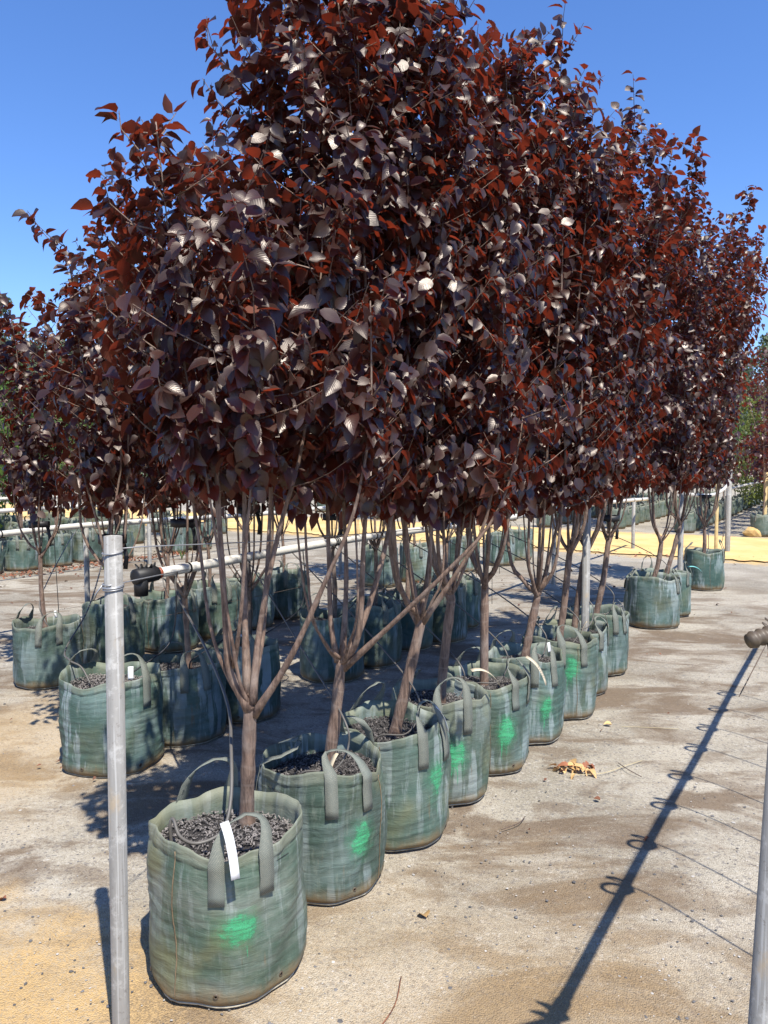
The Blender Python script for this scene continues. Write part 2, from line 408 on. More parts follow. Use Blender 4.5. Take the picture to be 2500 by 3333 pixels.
# ------------------------------------------------------------------ ground, road
def grid_ground():
    xs = np.concatenate((np.linspace(-900, -30, 14), np.linspace(-24, 24, 97), np.linspace(30, 900, 14)))
    ys = np.concatenate((np.linspace(-60, -6, 8), np.linspace(-4, 30, 103), np.linspace(36, 1400, 18)))
    X, Y = np.meshgrid(xs, ys)
    Z = .006 * np.sin(X * 1.7 + 1) * np.sin(Y * 1.3) + .004 * np.sin(X * 4.1 + Y * 3.3)
    Z = Z * (np.abs(X) < 24) * (np.abs(Y - 13) < 17) - .006
    V = np.stack((X, Y, Z), -1).reshape(-1, 3); nx = len(xs); ny = len(ys)
    i = np.arange((ny - 1) * nx).reshape(ny - 1, nx)[:, :-1].ravel()
    F = np.stack((i, i + 1, i + 1 + nx, i + nx), -1)
    return mesh_from('ground', V, F, M['ground'])
tag(obj('ground', grid_ground()), kind='structure')

def strip(name, s0, s1, t0, t1, z, mat, seed, wob=.18):
    rng = random.Random(seed); n = int((t1 - t0) / .09); V = []; F = []
    ph = [rng.uniform(0, 6) for _ in range(6)]
    def wv(t, k): return wob * (math.sin(t * 1.1 + ph[k]) * .6 + math.sin(t * 3.3 + ph[k + 1]) * .35 + math.sin(t * 9 + ph[k + 2]) * .2) + rng.uniform(-.09, .09)
    for i in range(n + 1):
        t = t0 + (t1 - t0) * i / n
        a = s0 + wv(t, 0); b = s1 + wv(t, 3)
        for j in range(9):
            s = a + (b - a) * j / 8
            p = U * s + W * t
            V.append((p.x, p.y, z + (.02 * math.sin(j / 8 * math.pi) + rng.uniform(-.004, .004)) * (0 < j < 8)))
    for i in range(n):
        for j in range(8):
            q = i * 9 + j; F.append((q, q + 9, q + 10, q + 1))
    return tag(obj(name, mesh_from(name, V, F, mat)), kind='structure')
strip('sand_track', 12.9, 16.7, -34, 22, .012, M['sand'], 3)

# ------------------------------------------------------------------ leaves
def leaf_template(seed, hi=True):
    rng = random.Random(seed)
    curl = rng.uniform(.02, .55); fold = rng.uniform(.05, .55); tw = rng.uniform(-.5, .5); wavy = rng.uniform(.02, .07)
    prof = [(.0, .0), (.13, .25), (.36, .36), (.62, .32), (.84, .165), (1.0, 0)] if hi else [(0, 0), (.38, .33), (1, 0)]
    V = []; uv = []
    for v, wd in prof:
        zc = -curl * v * v; yc = v * (1 - .15 * curl)
        if wd == 0: V.append((0, yc, zc)); uv.append((.5, v)); continue
        a = tw * v
        for s in (-1, 0, 1):
            x = s * wd; z = zc + abs(s) * (fold * wd + rng.uniform(-wavy, wavy))
            if s: x *= 1 + rng.uniform(-.06, .06)
            V.append((x * math.cos(a) - 0, yc, z + x * math.sin(a))); uv.append((.5 + s * .5, v))
    F = []
    nb = len(prof) - 2
    F += [(0, 2, 1), (0, 3, 2)]
    for k in range(nb - 1):
        b = 1 + 3 * k
        F += [(b, b + 1, b + 4), (b, b + 4, b + 3), (b + 1, b + 2, b + 5), (b + 1, b + 5, b + 4)]
    b = 1 + 3 * (nb - 1); tip = len(V) - 1
    F += [(b, b + 1, tip), (b + 1, b + 2, tip)]
    if hi:   # petiole
        n = len(V); V += [(-.012, -.16, .03), (.012, -.16, .03)]; uv += [(.5, 0), (.5, 0)]
        V += [(-.012, .01, 0), (.012, .01, 0)]; uv += [(.5, 0), (.5, 0)]
        F += [(n, n + 1, n + 3), (n, n + 3, n + 2)]
    return np.array(V, np.float32), np.array(F, np.int32), np.array(uv, np.float32)

HI = [leaf_template(k) for k in range(9)]
LO = [leaf_template(k + 20, False) for k in range(3)]

def frames(D, N):
    D = D / np.linalg.norm(D, axis=1, keepdims=True)
    N = N - D * np.sum(N * D, 1, keepdims=True); N = N / (np.linalg.norm(N, axis=1, keepdims=True) + 1e-9)
    X = np.cross(D, N)
    return X, D, N

def leaf_mesh(name, P, D, N, S, mat, tmpl, idx, mate=None):
    """merge all leaves into one mesh"""
    X, D, N = frames(D, N)
    Vs = []; Fs = []; Us = []; off = 0
    for k, (tv, tf, tu) in enumerate(tmpl):
        m = np.where(idx == k)[0]
        if len(m) == 0: continue
        s = S[m][:, None, None]
        V = P[m][:, None, :] + s * (tv[None, :, 0:1] * X[m][:, None, :] + tv[None, :, 1:2] * D[m][:, None, :] + tv[None, :, 2:3] * N[m][:, None, :])
        F = tf[None] + (np.arange(len(m)) * len(tv))[:, None, None] + off
        Vs.append(V.reshape(-1, 3)); Fs.append(F.reshape(-1, 3)); Us.append(np.tile(tu[tf.ravel()], (len(m), 1)))
        off += len(m) * len(tv)
    return mesh_from(name, np.concatenate(Vs), np.concatenate(Fs), mat, np.concatenate(Us))

LEAF_ME = [mesh_from('leaf', v, f, M['plum'], u[f.ravel()]) for v, f, u in HI]

def crown_points(rng, limbs, z0, H, rad, cx, cy, spacing, step, tl=(.16, .42), leafs=(.055, .095)):
    """grow twigs from limbs; returns twigs (list of polylines) and leaves"""
    twigs = []; P = []; D = []; N = []; S = []
    up = Vector((0, 0, 1))
    def leaves_on(path, base_sz, top=False):
        L = 0
        for i in range(1, len(path)):
            a, b = path[i - 1], path[i]; seg = (b - a).length; n = max(1, int(seg / step + rng.random()))
            t = (b - a).normalized()
            for q in range(n):
                p = a.lerp(b, (q + rng.random()) / n)
                if p.z < z0 - .04: continue
                az = rng.uniform(0, 6.283)
                side = Vector((math.cos(az), math.sin(az), 0)); side = (side - t * side.dot(t))
                if side.length < .1: continue
                side.normalize()
                out = Vector((p.x - cx, p.y - cy, 0)); 
                out = out.normalized() if out.length > .02 else side
                high = min(1, max(0, (p.z - z0) / (H - z0)))
                droop = rng.uniform(.45, 2.3) * (1.15 - .9 * high)
                d = t * rng.uniform(.1, .6) + side * rng.uniform(.6, 1.1) + out * .25 - up * droop * .75
                nn = up * rng.uniform(.3, 1) + out * rng.uniform(.3, 1.3) + t * .3 + Vector((rng.gauss(0, .3), rng.gauss(0, .3), rng.gauss(0, .15)))
                s = base_sz * rng.choice((.5, .68, .85, .97, 1.08, 1.22))
                P.append(p + d.normalized() * s * .14); D.append(d); N.append(nn); S.append(s)
    base = sum(leafs) / 2 * (.74 if cy < 2.5 else .80 if cy < 3.3 else .84)
    for path in limbs:
        for i in range(1, len(path)):
            a, b = path[i - 1], path[i]
            seg = (b - a).length; n = int(seg / spacing + rng.random())
            for q in range(n):
                p = a.lerp(b, (q + rng.random()) / n)
                if p.z < z0 - .05: continue
                fr = (p.z - z0) / max(.3, H - z0)
                ln = rng.uniform(*tl) * (1.05 - .45 * max(0, fr))
                az = rng.uniform(0, 6.283)
                d = Vector((math.cos(az), math.sin(az), rng.uniform(.15, 1.0))).normalized()
                pts = [p]; cur = p.copy(); far = Vector((p.x - cx, p.y - cy, 0)).length > rad * .85
                if far: ln *= .6
                for k in range(3):
                    cur = cur + d * ln / 3
                    r = Vector((cur.x - cx, cur.y - cy, 0)); lim = rad * (1.0 - .25 * max(0, fr - .7) / .3)
                    if r.length > lim and not far: cur = Vector((cx, cy, cur.z)) + r.normalized() * lim * rng.uniform(.93, 1.03)
                    pts.append(cur.copy()); d = (d + Vector((rng.gauss(0, .12), rng.gauss(0, .12), .18))).normalized()
                twigs.append(pts); leaves_on(pts, base)
        # the limb's own leading shoot
        leaves_on(path[-3:], base * .95)
    return twigs, P, D, N, S

def plum_tree(base, H, rad, z0, label, seed, limbs=None, fork=None, lean=(0, 0), nparts=300, nlimb=6, spacing=.062, step=.030, tie=False, reach=None, tr=.021, group='purple leaved trees standing in grow bags'):
    rng = random.Random(seed); bx, by = base
    root = empty('plum_tree', (bx, by, .36), label, 'tree', group)
    O = Vector((bx, by, .36))
    fk = Vector(fork) if fork else Vector((bx + lean[0] * .4 + rng.uniform(-.03, .03), by + lean[1] * .4, rng.uniform(.72, .95)))
    paths = []
    if limbs:
        for L in limbs:
            paths.append([Vector(p) for p in L])
    while len(paths) < nlimb:
        k = len(paths)
        az = 2 * math.pi * (k + rng.uniform(-.3, .3)) / nlimb + seed
        r1 = rng.uniform(.07, .16); r2 = rng.uniform(.35, .75) * rad
        hh = H * rng.uniform(.82, 1.0) if k else H
        c, s = math.cos(az), math.sin(az)
        fz = fk.z + rng.uniform(0, .12)
        pts = [fk + Vector((0, 0, rng.uniform(-.02, .05))),
               fk + Vector((c * r1 * .5, s * r1 * .5, .10)),
               fk + Vector((c * r1, s * r1, .28))]
        top = Vector((bx + lean[0] + c * r2, by + lean[1] + s * r2, hh))
        a = pts[-1]
        for q in (.3, .55, .8, 1.0):
            p = a.lerp(top, q) + Vector((rng.gauss(0, .02), rng.gauss(0, .02), 0))
            pts.append(p)
        paths.append(pts)
    if reach:
        for rp in reach: paths.append([fk.copy(), fk.lerp(Vector(rp), .3) + Vector((0, 0, .1)), fk.lerp(Vector(rp), .6), fk.lerp(Vector(rp), .8), fk.lerp(Vector(rp), .92), Vector(rp)])
    # trunk
    t = MB()
    mid = O.lerp(fk, .5) + Vector((rng.uniform(-.012, .012), 0, 0))
    tp = smooth_path([O - Vector((0, 0, .02)), O + Vector((0, 0, .03)), mid, fk], 5)
    n = len(tp)
    rads = [tr * (1.28 if i < 2 else (1.2 if i < 5 and rng.random() < .3 else 1.0)) * (1.15 - .25 * i / n) * rng.uniform(.97, 1.04) for i in range(n)]
    for kk in range(3, n - 2):
        if rng.random() < .25: rads[kk] *= rng.uniform(1.06, 1.2)
    rads[-1] *= 1.0; tp.append(fk + Vector((0, 0, .02))); rads.append(tr * .75); tp.append(fk + Vector((0, 0, .035))); rads.append(tr * .3)
    t.tube(tp, rads, 12)
    tk = t.build('trunk', M['bark'], root); tk.matrix_parent_inverse = Matrix.Translation(-O)
    # limbs
    for L in paths:
        sp = smooth_path(L, 4); n = len(sp); r0 = tr * (rng.uniform(.50, .66) if len(paths) < 7 or paths.index(L) < 5 else rng.uniform(.24, .36))
        m = MB(); m.tube(sp, [max(.002, r0 * (1 - .9 * i / n)) * rng.uniform(.92, 1.1) * (1 + .35 * max(0, 1 - i / 3)) for i in range(n)], 8)
        b = m.build('branch', M['bark'], root); b.matrix_parent_inverse = Matrix.Translation(-O)
    tw, P, D, N, S = crown_points(rng, paths, z0, H, rad, bx + lean[0] * .7, by + lean[1] * .7, spacing, step)
    m = MB()
    for pts in tw: m.tube(pts, [.0030, .0024, .0018, .0012], 3, cap=False)
    if m.v:
        b = m.build('twigs', M['bark'], root); b.matrix_parent_inverse = Matrix.Translation(-O); b['kind'] = 'stuff'
    P = np.array([tuple(p) for p in P]); D = np.array([tuple(p) for p in D]); N = np.array([tuple(p) for p in N]); S = np.array(S)
    nr = np.random.RandomState(seed); idx = nr.randint(0, len(HI), len(P))
    dist = np.linalg.norm(P - np.array((0, 0, 1.5)), axis=1)
    order = np.argsort(dist / S ** .5 * .3)      # largest in view first
    sel = order[:nparts]; rest = order[nparts:]
    fm = leaf_mesh('foliage', P[rest], D[rest], N[rest], S[rest], M['plum'], HI, idx[rest])
    f = obj('foliage', fm, root); f.matrix_parent_inverse = Matrix.Translation(-O); f['kind'] = 'stuff'
    X, DD, NN = frames(D[sel], N[sel])
    for j, i in enumerate(sel):
        o = bpy.data.objects.new('leaf', LEAF_ME[idx[i]]); col.objects.link(o); o.parent = root
        s = S[i]; p = P[i] - np.array(O)
        o.matrix_local = Matrix(((X[j][0] * s, DD[j][0] * s, NN[j][0] * s, p[0]), (X[j][1] * s, DD[j][1] * s, NN[j][1] * s, p[1]), (X[j][2] * s, DD[j][2] * s, NN[j][2] * s, p[2]), (0, 0, 0, 1)))
    if tie:
        z = tie if isinstance(tie, float) else 1.1
        c = fk.lerp(Vector((bx + lean[0], by + lean[1], H)), (z - fk.z) / (H - fk.z))
        r = .055; pts = [c + Vector((math.cos(a) * r * 1.25, math.sin(a) * r, rng.uniform(-.004, .004))) for a in [2 * math.pi * k / 16 for k in range(17)]]
        m = MB(); m.ribbon(pts, [(0, 0, 1)] * 17, .042, .004)
        a = pts[3]; tail = [a, a + Vector((.02, -.02, -.03)), a + Vector((.035, -.03, -.09)), a + Vector((.03, -.035, -.15))]
        m.ribbon(tail, [(1, 0, 0)] * 4, .022, .003)
        b = m.build('tie_strap', M['black'], root); b.matrix_parent_inverse = Matrix.Translation(-O)
    return root

# ------------------------------------------------------------------ grow bags
BR, BH = .222, .445
def bag_surface(a, v, seed, squ=.03):
    """outer radius and height at angle a, 0..1 up the side"""
    ph = [(seed * 1.37 * (k + 1)) % 6.283 for k in range(10)]
    rimz = .012 * math.sin(2 * a + ph[0]) + .010 * math.sin(3 * a + ph[1]) + .006 * math.sin(7 * a + ph[2])
    z = v * (BH + rimz * v ** 3)
    prof = 1.0 - .11 * max(0, 1 - v / .07) ** 2 + .022 * math.sin(v * math.pi) - .015 * v
    r = BR * prof * (1 + squ * .3 * math.cos(2 * a + ph[3]) + squ * .35 * math.cos(4 * a + ph[4]))
    r += .0035 * math.sin(5 * a + ph[5] + 4 * v) + .002 * math.sin(11 * a + ph[6] - 9 * v)
    w = (math.sin(v * 62 + 2.2 * math.sin(2 * a + ph[7]) + ph[8]) * (.5 + .5 * math.sin(3 * a + ph[9] + v * 5)) * .0011
         + math.sin(v * 117 + 3 * math.sin(3 * a + ph[2]) + a * 2) * (.5 + .5 * math.sin(5 * a + ph[1] - v * 8)) * .0008)
    r += w * (1 if v > .03 else 0)
    r += (.006 * math.sin(4 * a + ph[6]) + .004 * math.sin(9 * a + ph[3]) - .006) * max(0, v - .84) / .16
    r += .0045 * math.sin(2 * a + 6 * v + ph[0]) * math.sin(3.1 * v) + .003 * math.sin(7 * a - 11 * v + ph[4])
    if v > .925: r += .0028 + .0015 * math.sin(23 * a + ph[2])
    elif v > .9: r -= .0012
    return r, z

def bag_wall_mesh(seed, nt, nz):
    V = []; F = []; uv = []
    vsz = [k / nz for k in range(nz + 1)]
    rows = []
    for v in vsz:
        rows.append([bag_surface(2 * math.pi * i / nt, v, seed) for i in range(nt)])
    top = rows[-1]
    inner = [[(r - .003, z + .001) for r, z in top], [(r - .010, z - .03) for r, z in top], [(r - .014, .34) for r, z in top]]
    allr = rows + inner
    vv = vsz + [1.0, .97, .85]
    for row in allr:
        for i, (r, z) in enumerate(row):
            a = 2 * math.pi * i / nt; V.append((r * math.cos(a), r * math.sin(a), z))
    for k in range(len(allr) - 1):
        for i in range(nt):
            j = (i + 1) % nt
            F.append((k * nt + i, k * nt + j, (k + 1) * nt + j, (k + 1) * nt + i))
            u0, u1 = i / nt, (i + 1) / nt
            uv += [(u0, vv[k]), (u1, vv[k]), (u1, vv[k + 1]), (u0, vv[k + 1])]
    c = len(V); V.append((0, 0, .0))
    for i in range(nt):
        F.append(((i + 1) % nt, i, c)); uv += [(0, 0)] * 3
    return mesh_from('bag_wall', V, F, M['bag'], uv)

def soil_mesh(seed, n, rings):
    rng = random.Random(seed); V = [(0, 0, .385)]; F = []
    for k in range(1, rings + 1):
        rr = (BR - .006) * k / rings
        for i in range(n):
            a = 2 * math.pi * i / n; V.append((rr * math.cos(a), rr * math.sin(a), .372 + .012 * math.cos(a * 2 + seed) * k / rings + rng.uniform(-.006, .006)))
    for i in range(n): F.append((0, 1 + i, 1 + (i + 1) % n))
    for k in range(rings - 1):
        for i in range(n):
            a = 1 + k * n + i; b = 1 + k * n + (i + 1) % n; F.append((a, a + n, b + n, b))
    return mesh_from('soil', V, F, M['soil'])

def mulch_mesh(seed, n):
    rng = random.Random(seed); m = MB()
    for _ in range(n):
        a = rng.uniform(0, 6.283); r = (BR - .02) * math.sqrt(rng.random()); z = .378 + .012 * math.cos(a * 2 + seed) * r / BR
        L = rng.uniform(.004, .014); wd = rng.uniform(.002, .005); t = rng.uniform(.001, .0025)
        mt = Matrix.Translation((r * math.cos(a), r * math.sin(a), z + rng.uniform(0, .006))) @ Matrix.Rotation(rng.uniform(0, 6.28), 4, 'Z') @ Matrix.Rotation(rng.gauss(0, .5), 4, 'Y')
        c = [mt @ Vector((sx * L / 2 * (1 if sz > 0 else .7), sy * wd / 2, sz * t)) for sx, sy, sz in ((-1, -1, 0), (1, -1, 0), (1, 1, 0), (-1, 1, 0), (-1, -1, 1), (1, -1, 1), (1, 1, 1), (-1, 1, 1))]
        m.add(c, [(4, 5, 6, 7), (0, 1, 5, 4), (1, 2, 6, 5), (2, 3, 7, 6), (3, 0, 4, 7)])
    return mesh_from('bark_mulch', m.v, m.f, M['chip'], m.uv, smooth=False)

def handle_mesh(a0, span, seed, bs, floppy=0.0):
    """two webbing ends stitched on the outside, a loop standing above the rim"""
    rng = random.Random(seed)
    pts = []; wid = []; width = []
    aL, aR = a0 - span / 2, a0 + span / 2
    def onwall(a, v, off=.004):
        r, z = bag_surface(a, v, bs); return Vector(((r + off) * math.cos(a), (r + off) * math.sin(a), z))
    def tang(a): return Vector((-math.sin(a), math.cos(a), 0))
    for v in (.70, .76, .82, .88, .94, .985): pts.append(onwall(aL, v, .006)); wid.append(tang(aL)); width.append(.044)
    hgt = .105 * rng.uniform(.75, 1.1); slump = rng.uniform(-.025, .025)
    lift = onwall(aL, 1.0); rgt = onwall(aR, 1.0)
    inw = -Vector((math.cos(a0), math.sin(a0), 0))
    for k in range(1, 12):
        f = k / 12; e = math.sin(f * math.pi) ** .6
        p = lift.lerp(rgt, .5 - .5 * math.cos(f * math.pi) ** 1 if True else f)
        p = p + Vector((0, 0, hgt * e * (1 - floppy))) + inw * (.045 + .11 * floppy + rng.uniform(-.005, .005)) * e + tang(a0) * slump * e
        pts.append(p); wid.append((tang(a0) * (.4 + .6 * abs(f - .5) * 2) + inw * (1.1 - abs(f - .5) * 1.9)).normalized() if False else (tang(a0) * math.cos(f * math.pi) + inw * .9 * math.sin(f * math.pi)) if f < .5 else (-tang(a0) * math.cos(f * math.pi) * 1 + inw * .9 * math.sin(f * math.pi)))
        width.append(.043 - .025 * e)
    for v in (.985, .94, .88, .82, .76, .70): pts.append(onwall(aR, v, .006)); wid.append(tang(aR)); width.append(.044)
    # keep width vectors continuous
    for i in range(1, len(wid)):
        if Vector(wid[i]).dot(Vector(wid[i - 1])) < 0: wid[i] = -Vector(wid[i])
    m = MB(); m.ribbon(pts, wid, width, .0019, 24)
    return mesh_from('handle', m.v, m.f, M['strap'], m.uv)

def ring_mesh(name, seed, mat, r=.0032, n=48):
    pts = []
    for i in range(n + 1):
        a = 2 * math.pi * i / n; rr, z = bag_surface(a, .012, seed); pts.append(((rr + .004 + .0015 * math.sin(a * 7)) * math.cos(a), (rr + .004 + .0015 * math.sin(a * 7)) * math.sin(a), .006))
    m = MB(); m.tube(pts, r, 6, cap=False)
    return mesh_from(name, m.v, m.f, mat, m.uv)

def seam_mesh(seed, a):
    pts = []; wd = []
    for k in range(25):
        v = .02 + .94 * k / 24; r, z = bag_surface(a + .02 * math.sin(v * 9), v, seed); aa = a + .02 * math.sin(v * 9)
        pts.append(((r + .0015) * math.cos(aa), (r + .0015) * math.sin(aa), z)); wd.append((-math.sin(a), math.cos(a), 0))
    m = MB(); m.ribbon(pts, wd, .0022, .0022)
    return mesh_from('side_seam', m.v, m.f, M['stitch'], m.uv)

def hole_mesh(seed, a, v=.10):
    r, z = bag_surface(a, v, seed); n = Vector((math.cos(a), math.sin(a), 0)); t = Vector((-math.sin(a), math.cos(a), 0)); up = Vector((0, 0, 1))
    c = n * (r + .001) + up * z; m = MB()
    V = []; F = []
    for k in range(10):
        an = 2 * math.pi * k / 10; e = t * math.cos(an) + up * math.sin(an)
        V += [c + e * .0035 + n * .001, c + e * .0065 + n * .002, c + e * .008]
    for k in range(10):
        j = (k + 1) % 10; F += [(k * 3, j * 3, j * 3 + 1, k * 3 + 1), (k * 3 + 1, j * 3 + 1, j * 3 + 2, k * 3 + 2)]
    F.append(tuple(k * 3 for k in range(10)))
    m.add(V, F); return mesh_from('drain_eyelet', m.v, m.f, M['brown'], m.uv)

def paint_mesh(seed, a, v0, v1, da):
    V = []; F = []; uv = []; nu, nv = 24, 40
    for j in range(nv + 1):
        v = v0 + (v1 - v0) * j / nv
        for i in range(nu + 1):
            aa = a - da + 2 * da * i / nu; r, z = bag_surface(aa, v, seed); V.append(((r + .0022) * math.cos(aa), (r + .0022) * math.sin(aa), z))
    for j in range(nv):
        for i in range(nu):
            q = j * (nu + 1) + i; F.append((q, q + 1, q + nu + 2, q + nu + 1))
            uv += [(i / nu, j / nv), ((i + 1) / nu, j / nv), ((i + 1) / nu, (j + 1) / nv), (i / nu, (j + 1) / nv)]
    return mesh_from('paint_mark', V, F, M['paint'], uv)

def tag_strip(p0, d1, L, mat, name='paper_tag', seed=0):
    rng = random.Random(seed); p0 = Vector(p0); d = Vector(d1)
    pts = []; cur = p0.copy(); dd = Vector((d.x, d.y, d.z)).normalized()
    for k in range(9):
        pts.append(cur.copy()); cur = cur + dd * L / 8; dd = (dd + Vector((0, 0, -.22))).normalized()
    sd_ = Vector((0, 0, 1)).cross(d).normalized()
    m = MB(); m.ribbon(pts, [sd_ + Vector((0, 0, .25))] * 9, .024, .0006)
    return m, pts

# shared meshes
NEAR_V = {k: dict(wall=bag_wall_mesh(k, 144, 72), soil=soil_mesh(k, 32, 6), mulch=mulch_mesh(k, 1500), ring=ring_mesh('base_rim', k, M['seam']),
                  seam=[seam_mesh(k, a) for a in (3.9, .75)], hole=[hole_mesh(k, a) for a in (4.45, 5.35, 3.3)]) for k in (1, 2, 3)}
MID_V = {k: dict(wall=bag_wall_mesh(k, 72, 36), soil=soil_mesh(k, 20, 3), mulch=mulch_mesh(k, 160), ring=ring_mesh('base_rim', k, M['seam'], n=28),
                 seam=[seam_mesh(k, a) for a in (4.5,)], hole=[hole_mesh(k, 4.9)]) for k in (4, 5, 6)}
FAR_V = {k: dict(wall=bag_wall_mesh(k, 20, 8), soil=soil_mesh(k, 10, 1)) for k in (7, 8)}
FAR_H = {k: [handle_mesh(a, .9, k, k) for a in (0, math.pi)] for k in (7, 8)}

def grow_bag(pos, label, variant, rz, handles=(), paint=None, scale=1.0, tags=(), group='green grow bags', olive=.15):
    near = variant in NEAR_V; d = NEAR_V.get(variant) or MID_V[variant]
    root = empty('grow_bag', (pos[0], pos[1], 0), label, 'grow bag', group, rz)
    vr = random.Random(int(pos[0] * 100) * 7 + int(pos[1] * 31)); root.scale = (scale * vr.uniform(.97, 1.04), scale * vr.uniform(.97, 1.04), vr.uniform(.94, 1.05) if pos[1] > 2.5 else 1)
    bw = obj('bag_wall', d['wall'], root); bw.color = (olive, 0, 0, 1); obj('soil', d['soil'], root)
    o = obj('bark_mulch', d['mulch'], root); o['kind'] = 'stuff'
    obj('base_rim', d['ring'], root)
    for s in d['seam']: obj('side_seam', s, root)
    for s in d['hole']: obj('drain_eyelet', s, root)
    for i, (a, span, fl) in enumerate(handles):    # angles given in the world, so take the turn off
        obj('handle', handle_mesh(a - rz, span, variant * 10 + i + int(pos[1] * 7), variant, fl), root)
    if paint:
        a, v0, v1, da = paint
        o = obj('paint_mark', paint_mesh(variant, a - rz, v0, v1, da), root); o['label'] = 'bright green sprayed paint mark'
    for (px, py, pz, dx, dy, dz, L, mk, pr) in tags:
        m, pts = tag_strip((px, py, pz), (dx, dy, dz), L, None, seed=int(L * 1000))
        inv = Matrix.Rotation(-rz, 4, 'Z')
        me = mesh_from('paper_tag', [tuple(inv @ Vector(v)) for v in m.v], m.f, M[mk], m.uv)
        to = obj('paper_tag', me, root)
        if pr:
            mm = MB(); n = pr
            for k in range(n):
                f = .45 + .4 * k / n; i = int(f * 8); q = pts[i].lerp(pts[i + 1], f * 8 - i); t = (pts[i + 1] - pts[i]).normalized()
                sdv = Vector((0, 0, 1)).cross(Vector((dx, dy, dz))).normalized(); nn = t.cross(sdv).normalized()
                for sg in (1, -1):
                    mm.add([q + nn * sg * .0006 + t * a_ * .0016 + sdv * b_ * .007 for a_, b_ in ((-1, -1), (1, -1), (1, 1), (-1, 1))], [(0, 1, 2, 3)])
            me = mesh_from('print', [tuple(inv @ Vector(v)) for v in mm.v], mm.f, M['tagink'], mm.uv)
            obj('tag_print', me, to)
    return root

PI = math.pi
FR = -PI / 2                       # towards the camera
ords = ['first', 'second', 'third', 'fourth', 'fifth', 'sixth', 'seventh', 'eighth', 'ninth', 'tenth', 'eleventh', 'twelfth', 'thirteenth']
G1 = 'green grow bags of the front row'; G2 = 'green grow bags of the middle row'; G3 = 'green grow bags of the back row'
front = [(-.467, 2.23), (-.226, 2.73), (.039, 3.09), (.26, 3.48), (.506, 3.81), (.782, 4.21), (1.063, 4.61), (1.269, 5.05), (1.545, 5.53), (2.494, 7.07), (2.813, 7.59), (3.835, 9.15)]
flab = ['weathered green grow bag nearest the camera, muddy base, green paint blotch low on its front',
        'green grow bag with crumpled rim directly behind the nearest muddy one',
        'pale streaked green grow bag, third of the front row, paint at its right edge',
        'fourth grow bag of the front row, dripping paint blotch below a brown strap end',
        'green grow bag with curled tan tag, fifth of the front row',
        'green grow bag with second curled tan tag, sixth of the front row',
        'shaded green grow bag, seventh of the front row, paint smear under its strap',
        'green grow bag mostly hidden between two others, eighth of the front row',
        'sunlit green grow bag with white tag ring, last before the gap in the front row',
        'green grow bag with brown centre seam just beyond the gap',
        'green grow bag with aqua tag, half hidden behind the one beyond the gap',
        'farthest grow bag of the front row, beside the end pole at the sand track']
fh = [[(FR + .38, .62, .0), (FR - PI + .55, .8, -.1)], [(FR + .52, .62, .35), (PI - .3, .8, .6), (PI / 2 - .6, .6, 0)], [(FR + .80, .55, .0), (PI / 2 + .6, .6, .1)],
      [(FR + .15, .62, 0), (PI / 2 + .9, .7, .3)], [(FR + .9, .55, .2), (PI / 2 + .3, .6, 0)], [(FR + .35, .55, 0), (PI / 2 + .5, .6, 0)],
      [(FR + .15, .6, .1), (PI / 2 + .8, .7, 0)], [(FR + .9, .6, .2), (PI / 2 + .8, .6, 0)], [(FR + .55, .45, 0), (PI / 2 + 1, .6, .2)],
      [(FR + 1.0, .5, 0), (PI / 2 + 1.3, .6, .2)], [(FR + .95, .5, 0), (PI / 2 + .7, .6, -.2)], [(FR + 1.1, .5, 0), (PI - .2, .5, .3)]]
fp = [(FR + .31, .28, .66, .42), (FR + .72, .16, .66, .36), (FR + .86, .20, .78, .34), (FR + .22, .18, .72, .36), (FR + .35, .14, .70, .36), (FR + .38, .12, .62, .33), (FR + .1, .30, .86, .34), None, None, None, None, None]
ft = [[(.035, -.21, .53, .35, -.5, -.5, .15, 'tag', 0)], [(.06, -.12, .50, -.55, -.5, -.8, .13, 'tagb', 5)], [(.16, -.14, .54, .3, .1, -.3, .12, 'tag', 0)],
      [(.12, -.15, .58, .9, .25, .15, .17, 'tagb', 6)], [(.19, -.10, .55, .7, -.3, -.35, .17, 'tagb', 6)], [(.10, -.17, .54, .2, -.2, -1, .05, 'tag', 0)], [(.13, -.13, .55, -.5, 0, -.6, .1, 'tagb', 0)],
      [(.17, -.1, .55, .3, 0, -.6, .1, 'tagb', 0)], [(.10, -.17, .56, .5, .1, -.4, .1, 'tag', 0)], [], [(.18, -.06, .50, .95, -.1, .3, .16, 'aqua', 0)], []]
for i, p in enumerate(front):
    grow_bag(p, flab[i], (1, 2, 3)[i % 3] if i < 7 else (4, 5, 6)[i % 3], (.3 + i * 1.7) % 6.28, fh[i], fp[i], tags=ft[i], group=G1, scale=1.0 if i != 9 else 1.07, olive=[1, .35, .45, .75, .2, .1, .3, .2, .1, .1, 0, 0][i])

